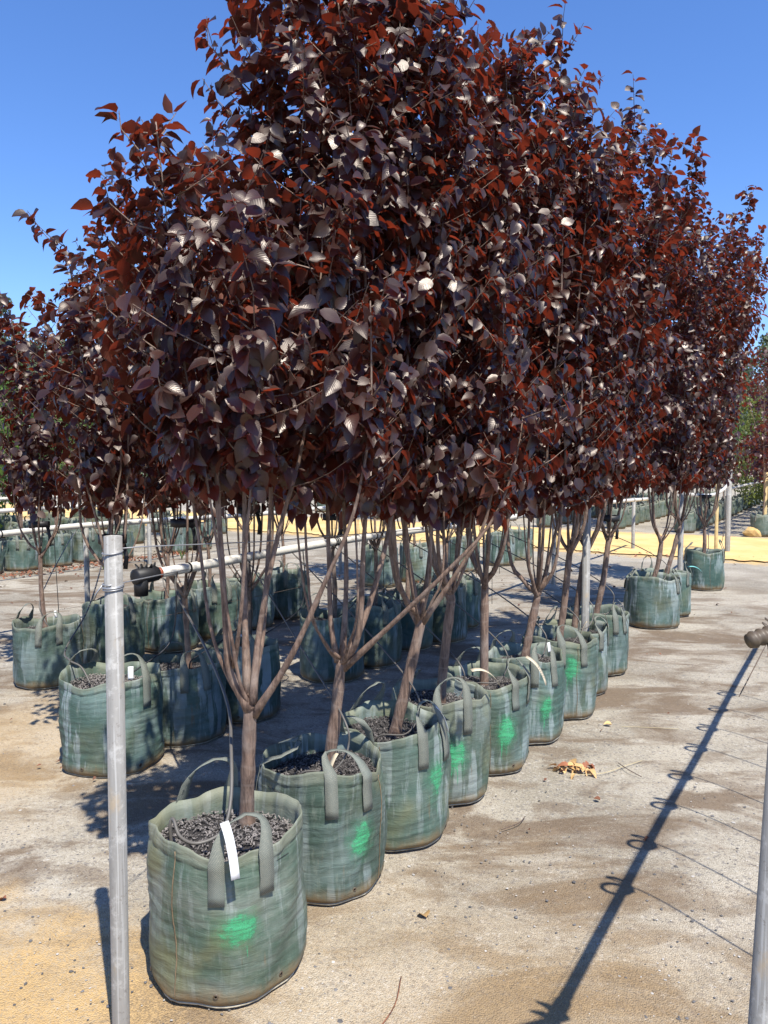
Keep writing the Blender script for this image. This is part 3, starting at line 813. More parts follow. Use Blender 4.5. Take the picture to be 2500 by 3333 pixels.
middle = [(-1.365, 3.79), (-1.105, 4.17), (-.848, 4.54), (-.37, 5.36), (-.09, 5.74), (.177, 6.25), (.479, 6.50), (.67, 7.07)]
mlab = ['large sunlit green grow bag directly behind the nearest steel pole',
        'shadow blotched grow bag just right of the steel pole, second of the middle row',
        'shaded green grow bag with printed white tag, third of the middle row',
        'green grow bag right after the gap in the middle row, fourth along',
        'green grow bag with white strap tip, fifth of the middle row',
        'narrow visible green grow bag, sixth of the middle row', 'green grow bag mostly hidden, seventh of the middle row',
        'green grow bag at the far right end of the middle row']
mt = [[(.12, -.1, .50, .1, -.4, -1, .06, 'tag', 0)], [], [(.0, -.15, .52, 1, -.1, -.05, .16, 'tag', 7)], [], [(.1, -.1, .56, .2, 0, -1, .04, 'tag', 0)], [], [], []]
for i, p in enumerate(middle):
    grow_bag(p, mlab[i], (3, 1, 2, 4, 5, 6, 4, 5)[i], (1.1 + i * 2.3) % 6.28, [(FR + (.75, .55, .2, .8, .75, .6, .4, .5)[i], .55, .0), (PI / 2 + (1.0, .5, .6, .9, 1.0, .7, .6, .7)[i], .65, .1 * (i % 3))], tags=mt[i], group=G2, scale=1.06 if i == 0 else 1.0)

back = [(-2.31, 5.21), (-2.03, 5.70), (-1.75, 6.20), (-1.50, 6.65), (-1.25, 7.05), (-.955, 7.48), (-.05, 9.38), (.42, 9.75), (1.11, 10.7), (1.72, 11.35), (2.1, 12.0)]
blab = ['pale faded green grow bag at the far left, first of the back row', 'green grow bag partly behind the steel pole, second of the back row',
        'dark shaded grow bag just right of the steel pole, third of the back row', 'green grow bag under the white pipe, fourth of the back row',
        'grow bag under the white pipe by the left tree fork, fifth of the back row', 'almost black shaded grow bag under the pipe, sixth of the back row',
        'green grow bag far behind the second tree fork, with a black dangling strap', 'green grow bag right behind the white pipe, far part of the back row',
        'grow bag on open gravel, third from the end of the back row', 'green grow bag behind the fifth trunk, second from the end of the back row', 'last green grow bag of the back row before the sand track']
for i, p in enumerate(back):
    grow_bag(p, blab[i], (4, 5, 6)[i % 3], (2.1 + i * 1.9) % 6.28, [(FR + (.45, .7, .9, .6, .5, .4, .7, .5, .4, .6, .3)[i], .6, 0), (PI / 2 + (1.25, .8, .6, .9, .5, .7, .5, 1, .6, .5, .8)[i], .65, 0)], group=G3, tags=[(.1, -.1, .54, .3, -.1, -1, .05, 'tag', 0)] if i in (0, 3, 6) else [])

# ------------------------------------------------------------------ plum trees
def pt(px, py, d):
    """a point of a limb, given by its direction seen from the eye height and its distance (kept as world metres)"""
    th = R(3.66); X = (px - 829.5) / 1659; Y = (1106 - py) / 1659
    fw = math.cos(th) + Y * math.sin(th); up = Y * math.cos(th) - math.sin(th)
    return Vector((X * d / fw, d, 1.5 + up * d / fw))
T1 = [[pt(540, 1535, 2.30), pt(497, 1450, 2.29), pt(487, 1330, 2.27), pt(472, 1100, 2.24), pt(462, 880, 2.25), pt(420, 600, 2.28), pt(385, 330, 2.30)],
      [pt(545, 1520, 2.30), pt(562, 1350, 2.33), pt(602, 1150, 2.36), pt(655, 950, 2.38), pt(690, 640, 2.42), pt(700, 420, 2.45)],
      [pt(535, 1510, 2.31), pt(528, 1300, 2.36), pt(528, 1080, 2.40), pt(520, 800, 2.44), pt(510, 420, 2.45)],
      [pt(548, 1545, 2.30), pt(625, 1425, 2.26), pt(700, 1262, 2.24), pt(765, 1105, 2.22), pt(800, 900, 2.22), pt(800, 650, 2.25)],
      [pt(540, 1505, 2.31), pt(565, 1380, 2.40), pt(580, 1180, 2.48), pt(590, 900, 2.52), pt(600, 480, 2.55)],
      [pt(505, 1440, 2.29), pt(520, 1330, 2.22), pt(535, 1130, 2.16), pt(560, 900, 2.12), pt(590, 640, 2.12)]]
T2 = [[pt(730, 1430, 2.74), pt(715, 1350, 2.74), pt(710, 1200, 2.75), pt(700, 1000, 2.78), pt(640, 500, 2.80), pt(560, 60, 2.82), pt(550, -80, 2.82)],
      [pt(740, 1430, 2.74), pt(775, 1370, 2.70), pt(785, 1180, 2.68), pt(800, 900, 2.68), pt(780, 400, 2.7), pt(770, -20, 2.7)],
      [pt(740, 1420, 2.74), pt(748, 1250, 2.82), pt(742, 1080, 2.86), pt(720, 600, 2.9), pt(650, -60, 2.95)],
      [pt(745, 1430, 2.74), pt(800, 1300, 2.78), pt(850, 1090, 2.84), pt(880, 800, 2.86), pt(880, 300, 2.9), pt(860, 0, 2.9)],
      [pt(742, 1445, 2.74), pt(850, 1345, 2.66), pt(965, 1235, 2.58), pt(1060, 1130, 2.55), pt(1110, 1010, 2.55), pt(1130, 900, 2.55)]]
T3 = [[pt(905, 1345, 3.1), pt(888, 1240, 3.1), pt(872, 1120, 3.12), pt(870, 800, 3.15), pt(860, 300, 3.2), pt(850, -60, 3.2)],
      [pt(910, 1330, 3.1), pt(925, 1230, 3.12), pt(935, 1100, 3.15), pt(960, 700, 3.2), pt(960, 120, 3.2)],
      [pt(912, 1345, 3.1), pt(985, 1240, 3.05), pt(1050, 1120, 3.02), pt(1080, 900, 3.0), pt(1090, 600, 3.0)]]
plum_tree((-.43, 2.34), 2.42, .42, 1.47, 'nearest tree, wide five-way fork above the muddy grow bag beside the steel pole', 11, limbs=T1, fork=pt(540, 1540, 2.30), nlimb=8, tr=.0215, spacing=.038, step=.0145)
plum_tree((-.205, 2.74), 3.35, .42, 1.36, 'second tree of the front row, its low limb crossing far to the right', 12, limbs=T2, fork=pt(736, 1440, 2.74), nlimb=8, tr=.020, spacing=.040, step=.018)
plum_tree((.045, 3.10), 3.70, .46, 1.33, 'third tree of the front row, stout trunk leaning right with swollen base', 13, limbs=T3, fork=pt(908, 1350, 3.1), nlimb=8, tr=.022, spacing=.040, step=.018)
trees1 = [(3.40, .46, 'slim tree fourth along the front row, forking low behind the leaning one', (.06, 0)), (3.55, .5, 'fifth tree of the front row, over the bag with the first curled tan tag', (.05, 0)),
          (3.72, .48, 'sixth tree of the front row, many thin limbs fanning left and right', (.1, 0)), (3.55, .56, 'seventh tree of the front row, dark trunk in front of the straight grey pole', (.08, 0)),
          (3.62, .6, 'eighth tree of the front row, trunk just left of the bag gap', (.15, .05)), (3.72, .62, 'ninth tree of the front row, last before the gap', (.22, 0)),
          (3.92, .68, 'slanting tree of the lone bag just beyond the gap', (.15, 0)), (3.95, .72, 'tree of the half hidden bag beyond the gap, by the second pole', (.3, 0)), (4.1, .72, 'farthest tree of the front row, at the sand track', (.05, 0))]
for i, (H, rd, lb, ln) in enumerate(trees1):
    p = front[i + 3]; rc = None
    if i == 5: rc = [(p[0] + .3, p[1], 3.82)]
    if i == 7: rc = [(p[0] + .78, p[1] + .1, 4.12)]
    if i == 8: rc = [(p[0] + .55, p[1], 4.15)]
    if i == 2: rc = [(p[0] + .16, p[1], 3.75)]
    plum_tree((p[0], p[1] + .01), H, rd, 1.29, lb, 20 + i, lean=ln, reach=rc, nparts=300 if i < 6 else 200, tr=.021, tie=1.1 if i in (5, 8) else False, spacing=.050 if i < 6 else .046, nlimb=8, step=.021 if i < 6 else .023)
hm = [2.75, 3.1, 3.4, 3.6, 3.6, 3.7, 3.7, 3.8]
mtl = ['tree of the sunlit bag behind the steel pole, first of the middle row', 'tree with a narrow V fork above the pipe, second of the middle row', 'tree of the tagged shaded bag, third of the middle row',
       'multi stemmed tree right after the middle row gap', 'tree fifth along the middle row', 'tree sixth along the middle row', 'tree seventh along the middle row', 'tree at the far right end of the middle row']
for i, p in enumerate(middle):
    plum_tree((p[0] + .02, p[1] + .03), hm[i], .46, 1.28, mtl[i], 40 + i, lean=(-.02 if i < 2 else .03, 0), nparts=250 if i < 3 else 120, tie=1.12 + .05 * (i % 3), tr=.016, spacing=.062, step=.023, nlimb=7)
hb = [2.65, 2.85, 3.0, 3.05, 3.1, 3.2, 3.7, 3.7]
btl = ['leftmost tree, dark forked trunk over the pale faded bag', 'tree seen just left of the steel pole, second of the back row', 'tree third along the back row, over the dark shaded bag', 'tree fourth along the back row, under the white pipe',
       'tree fifth along the back row', 'tree of the almost black bag, sixth of the back row', 'tree of the far bag with the dangling strap', 'tree of the far bag right behind the pipe']
for i, p in enumerate(back[:8]):
    plum_tree((p[0] - .03, p[1] + .03), hb[i], .46 if i else .42, 1.2, btl[i], 60 + i, lean=(-.02, 0), nparts=200 if i < 2 else 80, tie=1.08 + .04 * (i % 3) if i < 6 else False, tr=.015, spacing=.062, step=.023, nlimb=7)

# ------------------------------------------------------------------ posts
def post(x, y, h, r, label, lean=(0, 0), mat='galv', group='steel posts along the rows', cap=True, name='steel_post'):
    root = empty(name, (x, y, 0), label, 'post', group)
    m = MB(); n = 24; V = []; F = []
    levels = [(-.05, r), (h, r), (h + .0015, r - .003), (h - .03, r - .003)]
    for z, rr in levels:
        for k in range(n):
            a = 2 * PI * k / n; V.append((rr * math.cos(a) + lean[0] * z / h, rr * math.sin(a) + lean[1] * z / h, z))
    for j in range(3):
        for k in range(n):
            k2 = (k + 1) % n; F.append((j * n + k, j * n + k2, (j + 1) * n + k2, (j + 1) * n + k))
    F.append(tuple(3 * n + k for k in range(n)))
    m.add(V, F); m.build('tube', M[mat], root)
    return root
near_post = post(-.692, 1.93, 1.315, .0225, 'thick galvanised steel pole nearest the camera, wire wrapped round it', lean=(.008, 0))
# wire ties on it
def coil(root, z, r, turns, rad=.0018, mat='wire', pitch=.007, lean=0, tail=None, name='wire_tie'):
    pts = []
    for k in range(int(turns * 20) + 1):
        a = 2 * PI * k / 20 + 2.2; pts.append((r * math.cos(a) + lean, r * math.sin(a), z + pitch * k / 20 + .003 * math.sin(a)))
    if tail: pts += tail
    m = MB(); m.tube(pts, rad, 6); return m.build(name, M[mat], root)
coil(near_post, 1.18, .0250, 2.4, lean=.006, tail=[(.05, .04, 1.198), (.12, .30, 1.19)])
coil(near_post, 1.185, .0255, 1.2, lean=.006, tail=[(-.035, -.01, 1.17), (-.04, -.012, 1.155)])
coil(near_post, 1.272, .0247, 1.15, lean=.006, tail=[(.06, .05, 1.283), (.3, .5, 1.25), (1.0, 1.66, 1.2)])
rp = post(.652, 1.3, 1.18, .024, 'steel pole cut by the right edge of the picture', lean=(.045, 0))
post(1.33, 5.02, 1.32, .026, 'straight grey pole standing among the front row trunks')
post(3.17, 8.17, 1.26, .028, 'steel pole rising behind the lone bag pair beyond the gap')
post(5.73, 12.75, 1.39, .042, 'tall steel end pole at the edge of the sand track')
post(5.55, 12.78, 1.25, .028, 'thin yellowed timber pole touching the tall end pole', mat='timber', name='timber_post')
post(2.10, 9.45, .93, .025, 'yellow-grey pole under the middle white pipe')
post(4.30, 13.2, .90, .03, 'white grey pole at the far end of the middle pipe')
post(-2.72, 6.98, .91, .024, 'stained pole under the left white pipe, by the second back row bag')
post(-3.5, 11.4, .92, .03, 'pole under the third white pipe, behind the back row')
post(-.60, 10.45, .92, .024, 'pole under the left white pipe near the sand track')
post(8.05, 16.2, 1.3, .04, 'yellow timber pole by the far right bags', mat='timber', name='timber_post')

# ------------------------------------------------------------------ irrigation pipes
def pipe_line(pts, r, label, hoses=(), straps=0, endcap=True, name='irrigation_pipe', seed=0, n=14, mat='pvc', rings=True, ribs=False):
    rng = random.Random(seed)
    root = empty(name, pts[0], label, 'pipe', 'white irrigation pipes along the rows'); O = Vector(pts[0]); inv = Matrix.Translation(-O)
    sp = smooth_path(pts, 8); m = MB(); m.tube(sp, r, n); b = m.build('pipe', M[mat], root); b.matrix_parent_inverse = inv
    d = (Vector(pts[1]) - O).normalized()
    if endcap:
        m = MB()
        if mat == 'pvc': m.tube([O - d * .13, O - d * .125, O - d * .03, O + d * .01], [r * 1.0, r * 1.55, r * 1.5, r * 1.45], 12)
        if mat != 'pvc': m.tube([O - d * .12, O - d * .05, O], [r * 1.15, r * 1.3, r * 1.3], 12)
        if mat == 'pvc': m.tube([O - d * .09, O - d * .09 + Vector((0, 0, -.10))], [r * 1.4, r * 1.3], 10)
        for k in range(6):
            a = rng.uniform(0, 6.28); q = O - d * rng.uniform(.02, .12)
            e = Vector((math.cos(a) * .3, math.sin(a) * .3, rng.uniform(.3, 1))).normalized()
            m.ribbon([q, q + e * .045, q + e * .075 + Vector((rng.uniform(-.02, .02), 0, -.01))], [d] * 3, [.03, .022, .008], .002)
        b = m.build('end_wrap', M['black' if mat == 'pvc' else 'brown'], root); b.matrix_parent_inverse = inv
        if rings:
            m = MB(); m.tube([O + d * .02, O + d * .034], r * 1.12, 14); b = m.build('red_band', M['red'], root); b.matrix_parent_inverse = inv
    for s in range(straps):
        f = rng.uniform(.02, .98) if s else .03; i = int(f * (len(sp) - 1)); q = sp[i]; t = (sp[min(i + 1, len(sp) - 1)] - sp[max(0, i - 1)]).normalized()
        m = MB()
        for k in range(rng.choice((1, 2, 3))): m.tube([q + t * (k * .022), q + t * (k * .022 + .011)], r * 1.13, 12)
        b = m.build('pipe_strap', M['black'], root); b.matrix_parent_inverse = inv
    for h in hoses:
        m = MB(); m.tube(smooth_path(h[0], 8), h[1], 6); b = m.build('drip_hose', M[h[2] if len(h) > 2 else 'hose'], root); b.matrix_parent_inverse = inv
    return root
def p1(y, z=.93): return (-1.2 + .615 * (y - 3.9), y, z)
def p2(y, z=.90): return (-4.62 + .615 * (y - 3.9), y, z)
# hoses of the first pipe into the front row bags, and to the middle row
H1 = [([p1(4.06), (-1.02, 3.75, .86), (-.72, 3.05, .76), (-.545, 2.62, .67), (-.48, 2.36, .60), (-.455, 2.22, .50), (-.47, 2.16, .435), (-.53, 2.12, .42), (-.585, 2.14, .43), (-.615, 2.18, .462), (-.625, 2.18, .44), (-.62, 2.18, .37)], .0055)]
for i, (bx, by) in enumerate(front[1:10]):
    q = Vector(p1(by + 1.8)); e = Vector((bx, by, 0)); rng = random.Random(i)
    H1.append(([q, q.lerp(e + Vector((0, 0, .95)), .35) - Vector((0, 0, .08)), q.lerp(e + Vector((.02, 0, .72)), .78) - Vector((0, 0, .03)), e + Vector((.075, -.03, .60)), e + Vector((.10, -.075, .50)), e + Vector((.05, -.11, .43)), e + Vector((-.05, -.10, .42)), e + Vector((-.09, -.08, .37))], .0038))
for i, (bx, by) in enumerate(middle):
    q = Vector(p1(by + .25 + .1 * (i % 3))); rng = random.Random(50 + i)
    H1.append(([q, (q.x + .01, q.y, .75), (q.x - .02, q.y - .03, .55), (bx + .12, by + .06, .46), (bx + .05, by - .02, .42), (bx + .04, by - .03, .37)], .004, 'black'))
rng = random.Random(5)
for k in range(9):
    y = rng.uniform(4.4, 9.5); q = Vector(p1(y)); H1.append(([q, q + Vector((.01, 0, -.2)), q + Vector((rng.uniform(-.03, .03), 0, -rng.uniform(.5, .92)))], .003, 'black'))
pipe_line([p1(3.93), p1(5.5, .955), p1(7.5, .93), p1(9.5, .94), p1(11.5, .92), p1(13.25, .88)], .0265, 'white pipe with black end wrap and red band crossing behind the nearest tree', H1, 12, seed=1)
H2 = []
for i, (bx, by) in enumerate(back):
    q = Vector(p2(by + 1.7)); e = Vector((bx, by, 0))
    H2.append(([q, q.lerp(e + Vector((0, 0, .9)), .4) - Vector((0, 0, .07)), e + Vector((-.06, .05, .58)), e + Vector((0, -.05, .45)), e + Vector((.04, -.06, .38))], .004))
q = Vector(p2(7.2)); H2.append(([q, (-2.2, 6.0, .78), (-1.82, 4.7, .62), (-1.72, 4.1, .5), (-1.60, 3.85, .50), (-1.52, 3.80, .475), (-1.46, 3.76, .40)], .005))
for k in range(10):
    y = rng.uniform(5.6, 11); q = Vector(p2(y)); H2.append(([q, q + Vector((.01, 0, -.3)), q + Vector((rng.uniform(-.03, .03), 0, -rng.uniform(.5, .88)))], .003, 'black'))
pipe_line([p2(4.2), p2(6, .91), p2(7, .93), p2(9, .90), p2(11, .91), p2(12.7, .9)], .026, 'white pipe with sunlit patches behind the left trees', H2, 10, seed=2, endcap=False)
for k in range(1, 5):
    def pk(y, z=.9): return (-4.62 - 3.4 * k + .615 * (y - 3.9), y, z)
    s_end = 12.6
    y1 = (s_end + (4.62 + 3.4 * k + .615 * 3.9) * .524) / (.524 * .615 + .852)
    pipe_line([pk(y1 - 8), pk(y1 - 5, .92), pk(y1 - 2.5, .9), pk(y1, .9)], .026, ['', 'third white pipe in from the front, far left', 'fourth white pipe, far left behind the third', 'fifth white pipe, far left', 'sixth and farthest white pipe before the sand track'][k], (), 4, seed=3 + k, endcap=False, n=8)
pipe_line([(3.22, 8.25, 1.17), (3.9, 9.45, 1.10), (4.6, 10.7, 1.06), (5.2, 11.8, 1.08), (5.70, 12.68, 1.17)], .022, 'sagging white pipe strung between two poles at the far right', [([(5.4, 12.2, 1.12), (5.42, 12.2, .7), (5.40, 12.2, .25)], .004), ([(5.5, 12.4, 1.14), (5.53, 12.4, .6), (5.5, 12.4, .3)], .004), ([(4.0, 9.6, 1.1), (4.02, 9.5, .7), (3.95, 9.3, .45)], .004, 'black')], 3, seed=9, endcap=False)
# the pipe by the right edge: seen mostly by its shadow
HR = []
for k in range(1, 9):
    y = 1.66 + .33 * k + (.02 * (k % 2)); x = .775 + .615 * (y - 1.45); z = 1.15
    pts = []
    for j in range(15):
        a = 2 * PI * j / 11; pts.append((x - .02 + .05 * math.cos(a), y + .02 * math.sin(a) + .004 * j, z - .015 + .05 * math.sin(a)))
    HR.append((pts[:], .0085, 'black'))
    pts = pts[-1:]
    pts += [(x + .10, y - .04, z - .02), (x + .19, y - .16, z - .30), (x + .29, y - .30, z - .66), (x + .40, y - .46, .04)]
    HR.append((pts, .0035, 'brown'))
pipe_line([(.775, 1.45, 1.15), (1.40, 2.466, 1.16), (1.95, 3.36, 1.15), (2.6, 4.42, 1.16), (3.3, 5.56, 1.15)], .0175, 'brown fitting and pipe at the right edge, above the steel pole', HR, 5, seed=12, mat='brown')
# ribbed brown fitting on the right pole
m = MB(); a = Vector((-.017, .02, 1.19)); d = Vector((.12, .02, .034))
rr = [];  pp = []
for k in range(45):
    pp.append(a + d * (k / 44 * 1.3)); rr.append(.0155 if (k // 2) % 2 else .0130)
m.tube(pp, rr, 12); m.tube([a + d * .35, a + d * .35 + Vector((.012, 0, -.06))], .010, 8)
m.build('ribbed_fitting', M['brown'], rp)

# ------------------------------------------------------------------ wires along the rows
def wire_run(a, b, label, sag=.02, r=.0011, mat='wire'):
    a, b = Vector(a), Vector(b); n = 12; pts = [a.lerp(b, k / n) - Vector((0, 0, sag * math.sin(PI * k / n))) for k in range(n + 1)]
    m = MB(); m.tube(pts, r, 5); return tag(m.build('trellis_wire', M[mat]), label, 'wire', 'thin wires strung along the rows')
wire_run((-1.2, 3.9, .70), (2.1, 9.4, .70), 'thin wire below the middle white pipe', mat='rust')
wire_run((-3.3, 5.9, .22), (-.6, 10.4, .24), 'thin low wire along the back of the left bags', mat='rust')
wire_run((-3.3, 5.9, .62), (-.6, 10.4, .62), 'thin wire below the left white pipe', mat='rust')
wire_run((.64, 1.36, 1.08), (3.3, 5.7, 1.08), 'thin wire below the pipe at the right edge', mat='rust')

# ------------------------------------------------------------------ farther rows of bags with thin trees
def small_tree_mesh(seed, H, rad, z0, n, leaf, mat, tmpl=LO):
    rng = random.Random(seed); m = MB()
    m.tube(smooth_path([(0, 0, .36), (rng.uniform(-.03, .03), 0, .9), (rng.uniform(-.05, .05), rng.uniform(-.04, .04), H * .6), (rng.uniform(-.06, .06), 0, H)], 4), [.016 * (1 - .06 * k) for k in range(13)], 5)
    ends = []
    for k in range(7):
        a = rng.uniform(0, 6.28); z = rng.uniform(.7, H * .6); e = Vector((math.cos(a) * rad * .8, math.sin(a) * rad * .8, min(H, z + rng.uniform(.8, 1.4))))
        m.tube([(0, 0, z), (e.x * .5, e.y * .5, z + (e.z - z) * .45), e], [.009, .006, .003], 4, cap=False); ends.append(e)
    stem = mesh_from('trunk', m.v, m.f, M['bark'], m.uv)
    P = []; D = []; N = []; S = []
    cl = [(rng.gauss(0, rad * .45), rng.gauss(0, rad * .45), rng.uniform(z0, H)) for _ in range(34)]
    for _ in range(n):
        c = rng.choice(cl); p = (c[0] + rng.gauss(0, .10), c[1] + rng.gauss(0, .10), c[2] + rng.gauss(0, .12))
        P.append(p); a = rng.uniform(0, 6.28); D.append((math.cos(a), math.sin(a), rng.uniform(-1, .5))); N.append((rng.gauss(0, .5), rng.gauss(0, .5), 1)); S.append(leaf * rng.uniform(.6, 1.3))
    P, D, N, S = map(np.array, (P, D, N, S)); idx = np.random.RandomState(seed).randint(0, len(tmpl), n)
    return stem, leaf_mesh('crown', P, D, N, S, mat, tmpl, idx)
ST = {'bare': [small_tree_mesh(1 + k, 2.2, .3, .95, 110, .06, M['plumfar']) for k in range(3)],
      'green': [small_tree_mesh(5 + k, 2.7, .40, 1.35, 750, .085, M['green']) for k in range(3)],
      'lime': [small_tree_mesh(9 + k, 3.0, .42, 1.4, 750, .09, M['lime']) for k in range(2)],
      'plum': [small_tree_mesh(13 + k, 3.7, .52, 1.25, 1000, .10, M['plumfar']) for k in range(3)]}
def far_unit(x, y, kind, i, blabel, bgroup, tlabel, tgroup, tree=True):
    v = 7 + i % 2; b = empty('grow_bag', (x, y, 0), blabel, 'grow bag', bgroup, (i * 1.3) % 6.28)
    obj('bag_wall', FAR_V[v]['wall'], b); obj('soil', FAR_V[v]['soil'], b)
    for h in FAR_H[v]: obj('handle', h, b)
    if tree:
        t = empty('nursery_tree', (x, y, 0), tlabel, 'tree', tgroup, (i * 2.1) % 6.28); st, cr = ST[kind][i % len(ST[kind])]
        s = .92 + .16 * ((i * 37) % 10) / 10; t.scale = (s, s, s if kind != 'plum' else s * 1.0)
        obj('trunk', st, t); c = obj('crown', cr, t); c['kind'] = 'stuff'
# the row in front of the track at the far left: bags shoulder to shoulder
cnt = 0; rng = random.Random(8)
ld = [(-6.3, 9.0), (-6.0, 9.45), (-5.75, 9.9), (-5.42, 10.35), (-5.12, 10.8), (-4.83, 11.25), (-4.55, 11.7), (-4.22, 12.15), (-3.55, 12.95), (-3.25, 13.4)]
for i, (x, y) in enumerate(ld):
    v = (4, 5, 6)[i % 3]
    if i >= 3: grow_bag((x, y), 'green grow bag in the tight far left row, %s from the left' % ords[i - 3], v, i * 1.1, [(FR + .5, .6, 0), (PI / 2, .6, 0)], group='green grow bags standing tight at far left')
    else: far_unit(x, y, 'green', i, 'green grow bag of the tight far left row, %s past the picture edge' % ords[i], 'grow bags of the tight left row past the edge', '', '', False)
    if i >= 1:
        t = empty('nursery_tree', (x, y, 0), 'slim tree with sparse leaves in the tight row at far left, %s along' % ords[i - 1], 'tree', 'slim trees of the tight far left row', i)
        st, cr = ST['green' if i < 5 else 'bare'][i % 3]; obj('trunk', st, t); c = obj('crown', cr, t); c['kind'] = 'stuff'
for r_, x0 in enumerate((-6.9, -8.6, -10.5, -12.4)):
    for k in range(9):
        y = 11.5 + r_ * .55 + k * .95; x = x0 + .615 * (y - 10.8)
        if .524 * x + .852 * y > 12.3: break
        far_unit(x, y, ('green', 'bare', 'green', 'bare')[r_] if k % 3 else 'green', cnt, 'far left grow bag, %s of the %s row behind the tight one' % (ords[k], ords[r_]), 'distant grow bags at far left before the track', 'far left nursery tree, %s of the %s row behind the tight one' % (ords[k], ords[r_]), 'distant nursery trees at far left'); cnt += 1
# beyond the track
def nth(k):
    o = ords + ['fourteenth', 'fifteenth', 'sixteenth', 'seventeenth', 'eighteenth', 'nineteenth', 'twentieth', 'twenty first', 'twenty second', 'twenty third', 'twenty fourth', 'twenty fifth', 'twenty sixth', 'twenty seventh', 'twenty eighth', 'twenty ninth', 'thirtieth', 'thirty first', 'thirty second', 'thirty third', 'thirty fourth', 'thirty fifth', 'thirty sixth']
    return o[k]
rown = {-3: 'farthest right', -2: 'second from right', -1: 'third from right', 0: 'behind the front row', 1: 'behind the middle row', 2: 'behind the back row', 3: 'seventh from left', 4: 'sixth from left', 5: 'fifth from left', 6: 'fourth from left', 7: 'third from left', 8: 'second from left', 9: 'farthest left'}
for r_ in range(-3, 10):
    x0 = 4.75 - 1.8 * r_ if r_ >= 0 else 4.75 - 1.8 * r_ * 1.6
    s = 17.4 + (r_ % 3) * .2; k = 0
    kind = {0: 'plum', 1: 'bare', 2: 'plum', 3: 'bare', 4: 'green', 5: 'bare', 6: 'plum', 7: 'bare', 8: 'green', 9: 'bare', -1: 'lime', -2: 'lime', -3: 'green'}[r_]
    while s < 31:
        # point on the row line with x = x0 + .615 (y-10.8) and s = .524x+.852y
        y = (s - .524 * (x0 - .615 * 10.8)) / (.524 * .615 + .852); x = x0 + .615 * (y - 10.8)
        far_unit(x, y, kind, cnt, 'distant grow bag past the sand track, %s of the row %s' % (nth(k), rown[r_]), 'distant grow bags beyond the sand track', 'distant tree past the sand track, %s of the row %s' % (nth(k), rown[r_]), 'distant nursery trees beyond the sand track', (cnt % 2 == 0) or kind in ('plum', 'lime'))
        cnt += 1; k += 1; s += (.62 if (r_ in (1, 2) and k < 14) else 1.25)
    if r_ >= 0 and r_ % 2 == 1:
        def q(s_, z): 
            y = (s_ - .524 * (x0 + .9 - .615 * 10.8)) / (.524 * .615 + .852); return (x0 + .9 + .615 * (y - 10.8), y, z)
        nm = {1: 'distant white pipe behind the rightmost far bags', 3: 'distant white pipe beyond the track, right of centre', 5: 'distant white pipe beyond the track, near the centre', 7: 'distant white pipe beyond the track, left of centre', 9: 'distant white pipe beyond the track, far left'}[r_]
        pipe_line([q(17.2, .92), q(23, .95), q(29, .92), q(36, .92)], .028, nm, (), 0, seed=r_, endcap=False, n=8)

# ------------------------------------------------------------------ gum trees on the horizon
def gum_mesh(seed):
    rng = random.Random(seed); m = MB(); H = 16
    m.tube(smooth_path([(0, 0, -.3), (.3, .1, 4), (-.2, .2, 8), (.2, 0, 13)], 4), [.42 * (1 - .065 * k) for k in range(13)], 8)
    cl = []
    for k in range(11):
        a = rng.uniform(0, 6.28); z = rng.uniform(4, 10); r = rng.uniform(2, 5.2); e = Vector((math.cos(a) * r, math.sin(a) * r, z + rng.uniform(1.5, 5)))
        m.tube([(0, 0, z), (e.x * .5, e.y * .5, z + (e.z - z) * .4), e], [.17, .10, .04], 5, cap=False)
        for j in range(4): cl.append(e + Vector((rng.gauss(0, 1.1), rng.gauss(0, 1.1), rng.gauss(0, .9))))
    for k in range(14): cl.append(Vector((rng.gauss(0, 2.4), rng.gauss(0, 2.4), rng.uniform(5, 15.5))))
    tr = mesh_from('trunk', m.v, m.f, M['gumbark'], m.uv)
    P = []; D = []; N = []; S = []
    for c in cl:
        rr = rng.uniform(.7, 1.35)
        for _ in range(130):
            v = Vector((rng.gauss(0, 1), rng.gauss(0, 1), rng.gauss(0, .75))).normalized() * rr * rng.uniform(.55, 1.1)
            P.append(tuple(c + v)); D.append((rng.gauss(0, .5), rng.gauss(0, .5), -1)); N.append((v.x, v.y, abs(v.z) + .3)); S.append(rng.uniform(.25, .5))
    P, D, N, S = map(np.array, (P, D, N, S)); idx = np.random.RandomState(seed).randint(0, 3, len(P))
    return tr, leaf_mesh('crown', P, D, N, S, M['gum'], LO, idx)
GM = [gum_mesh(k) for k in range(3)]
gr = random.Random(77)
for i in range(26):
    a = R(-38 + 76 * i / 25) + gr.uniform(-.02, .02); d = gr.uniform(62, 92)
    x, y = math.sin(a) * d, math.cos(a) * d
    t = empty('gum_tree', (x, y, 0), 'tall grey-green gum tree on the horizon, %s from the left' % nth(i), 'tree', 'gum trees on the horizon', gr.uniform(0, 6.28))
    s = gr.uniform(.75, 1.12) * d / 80; t.scale = (s * 1.1, s * 1.1, s); tr_, cr = GM[i % 3]
    obj('trunk', tr_, t); c = obj('crown', cr, t); c['kind'] = 'stuff'

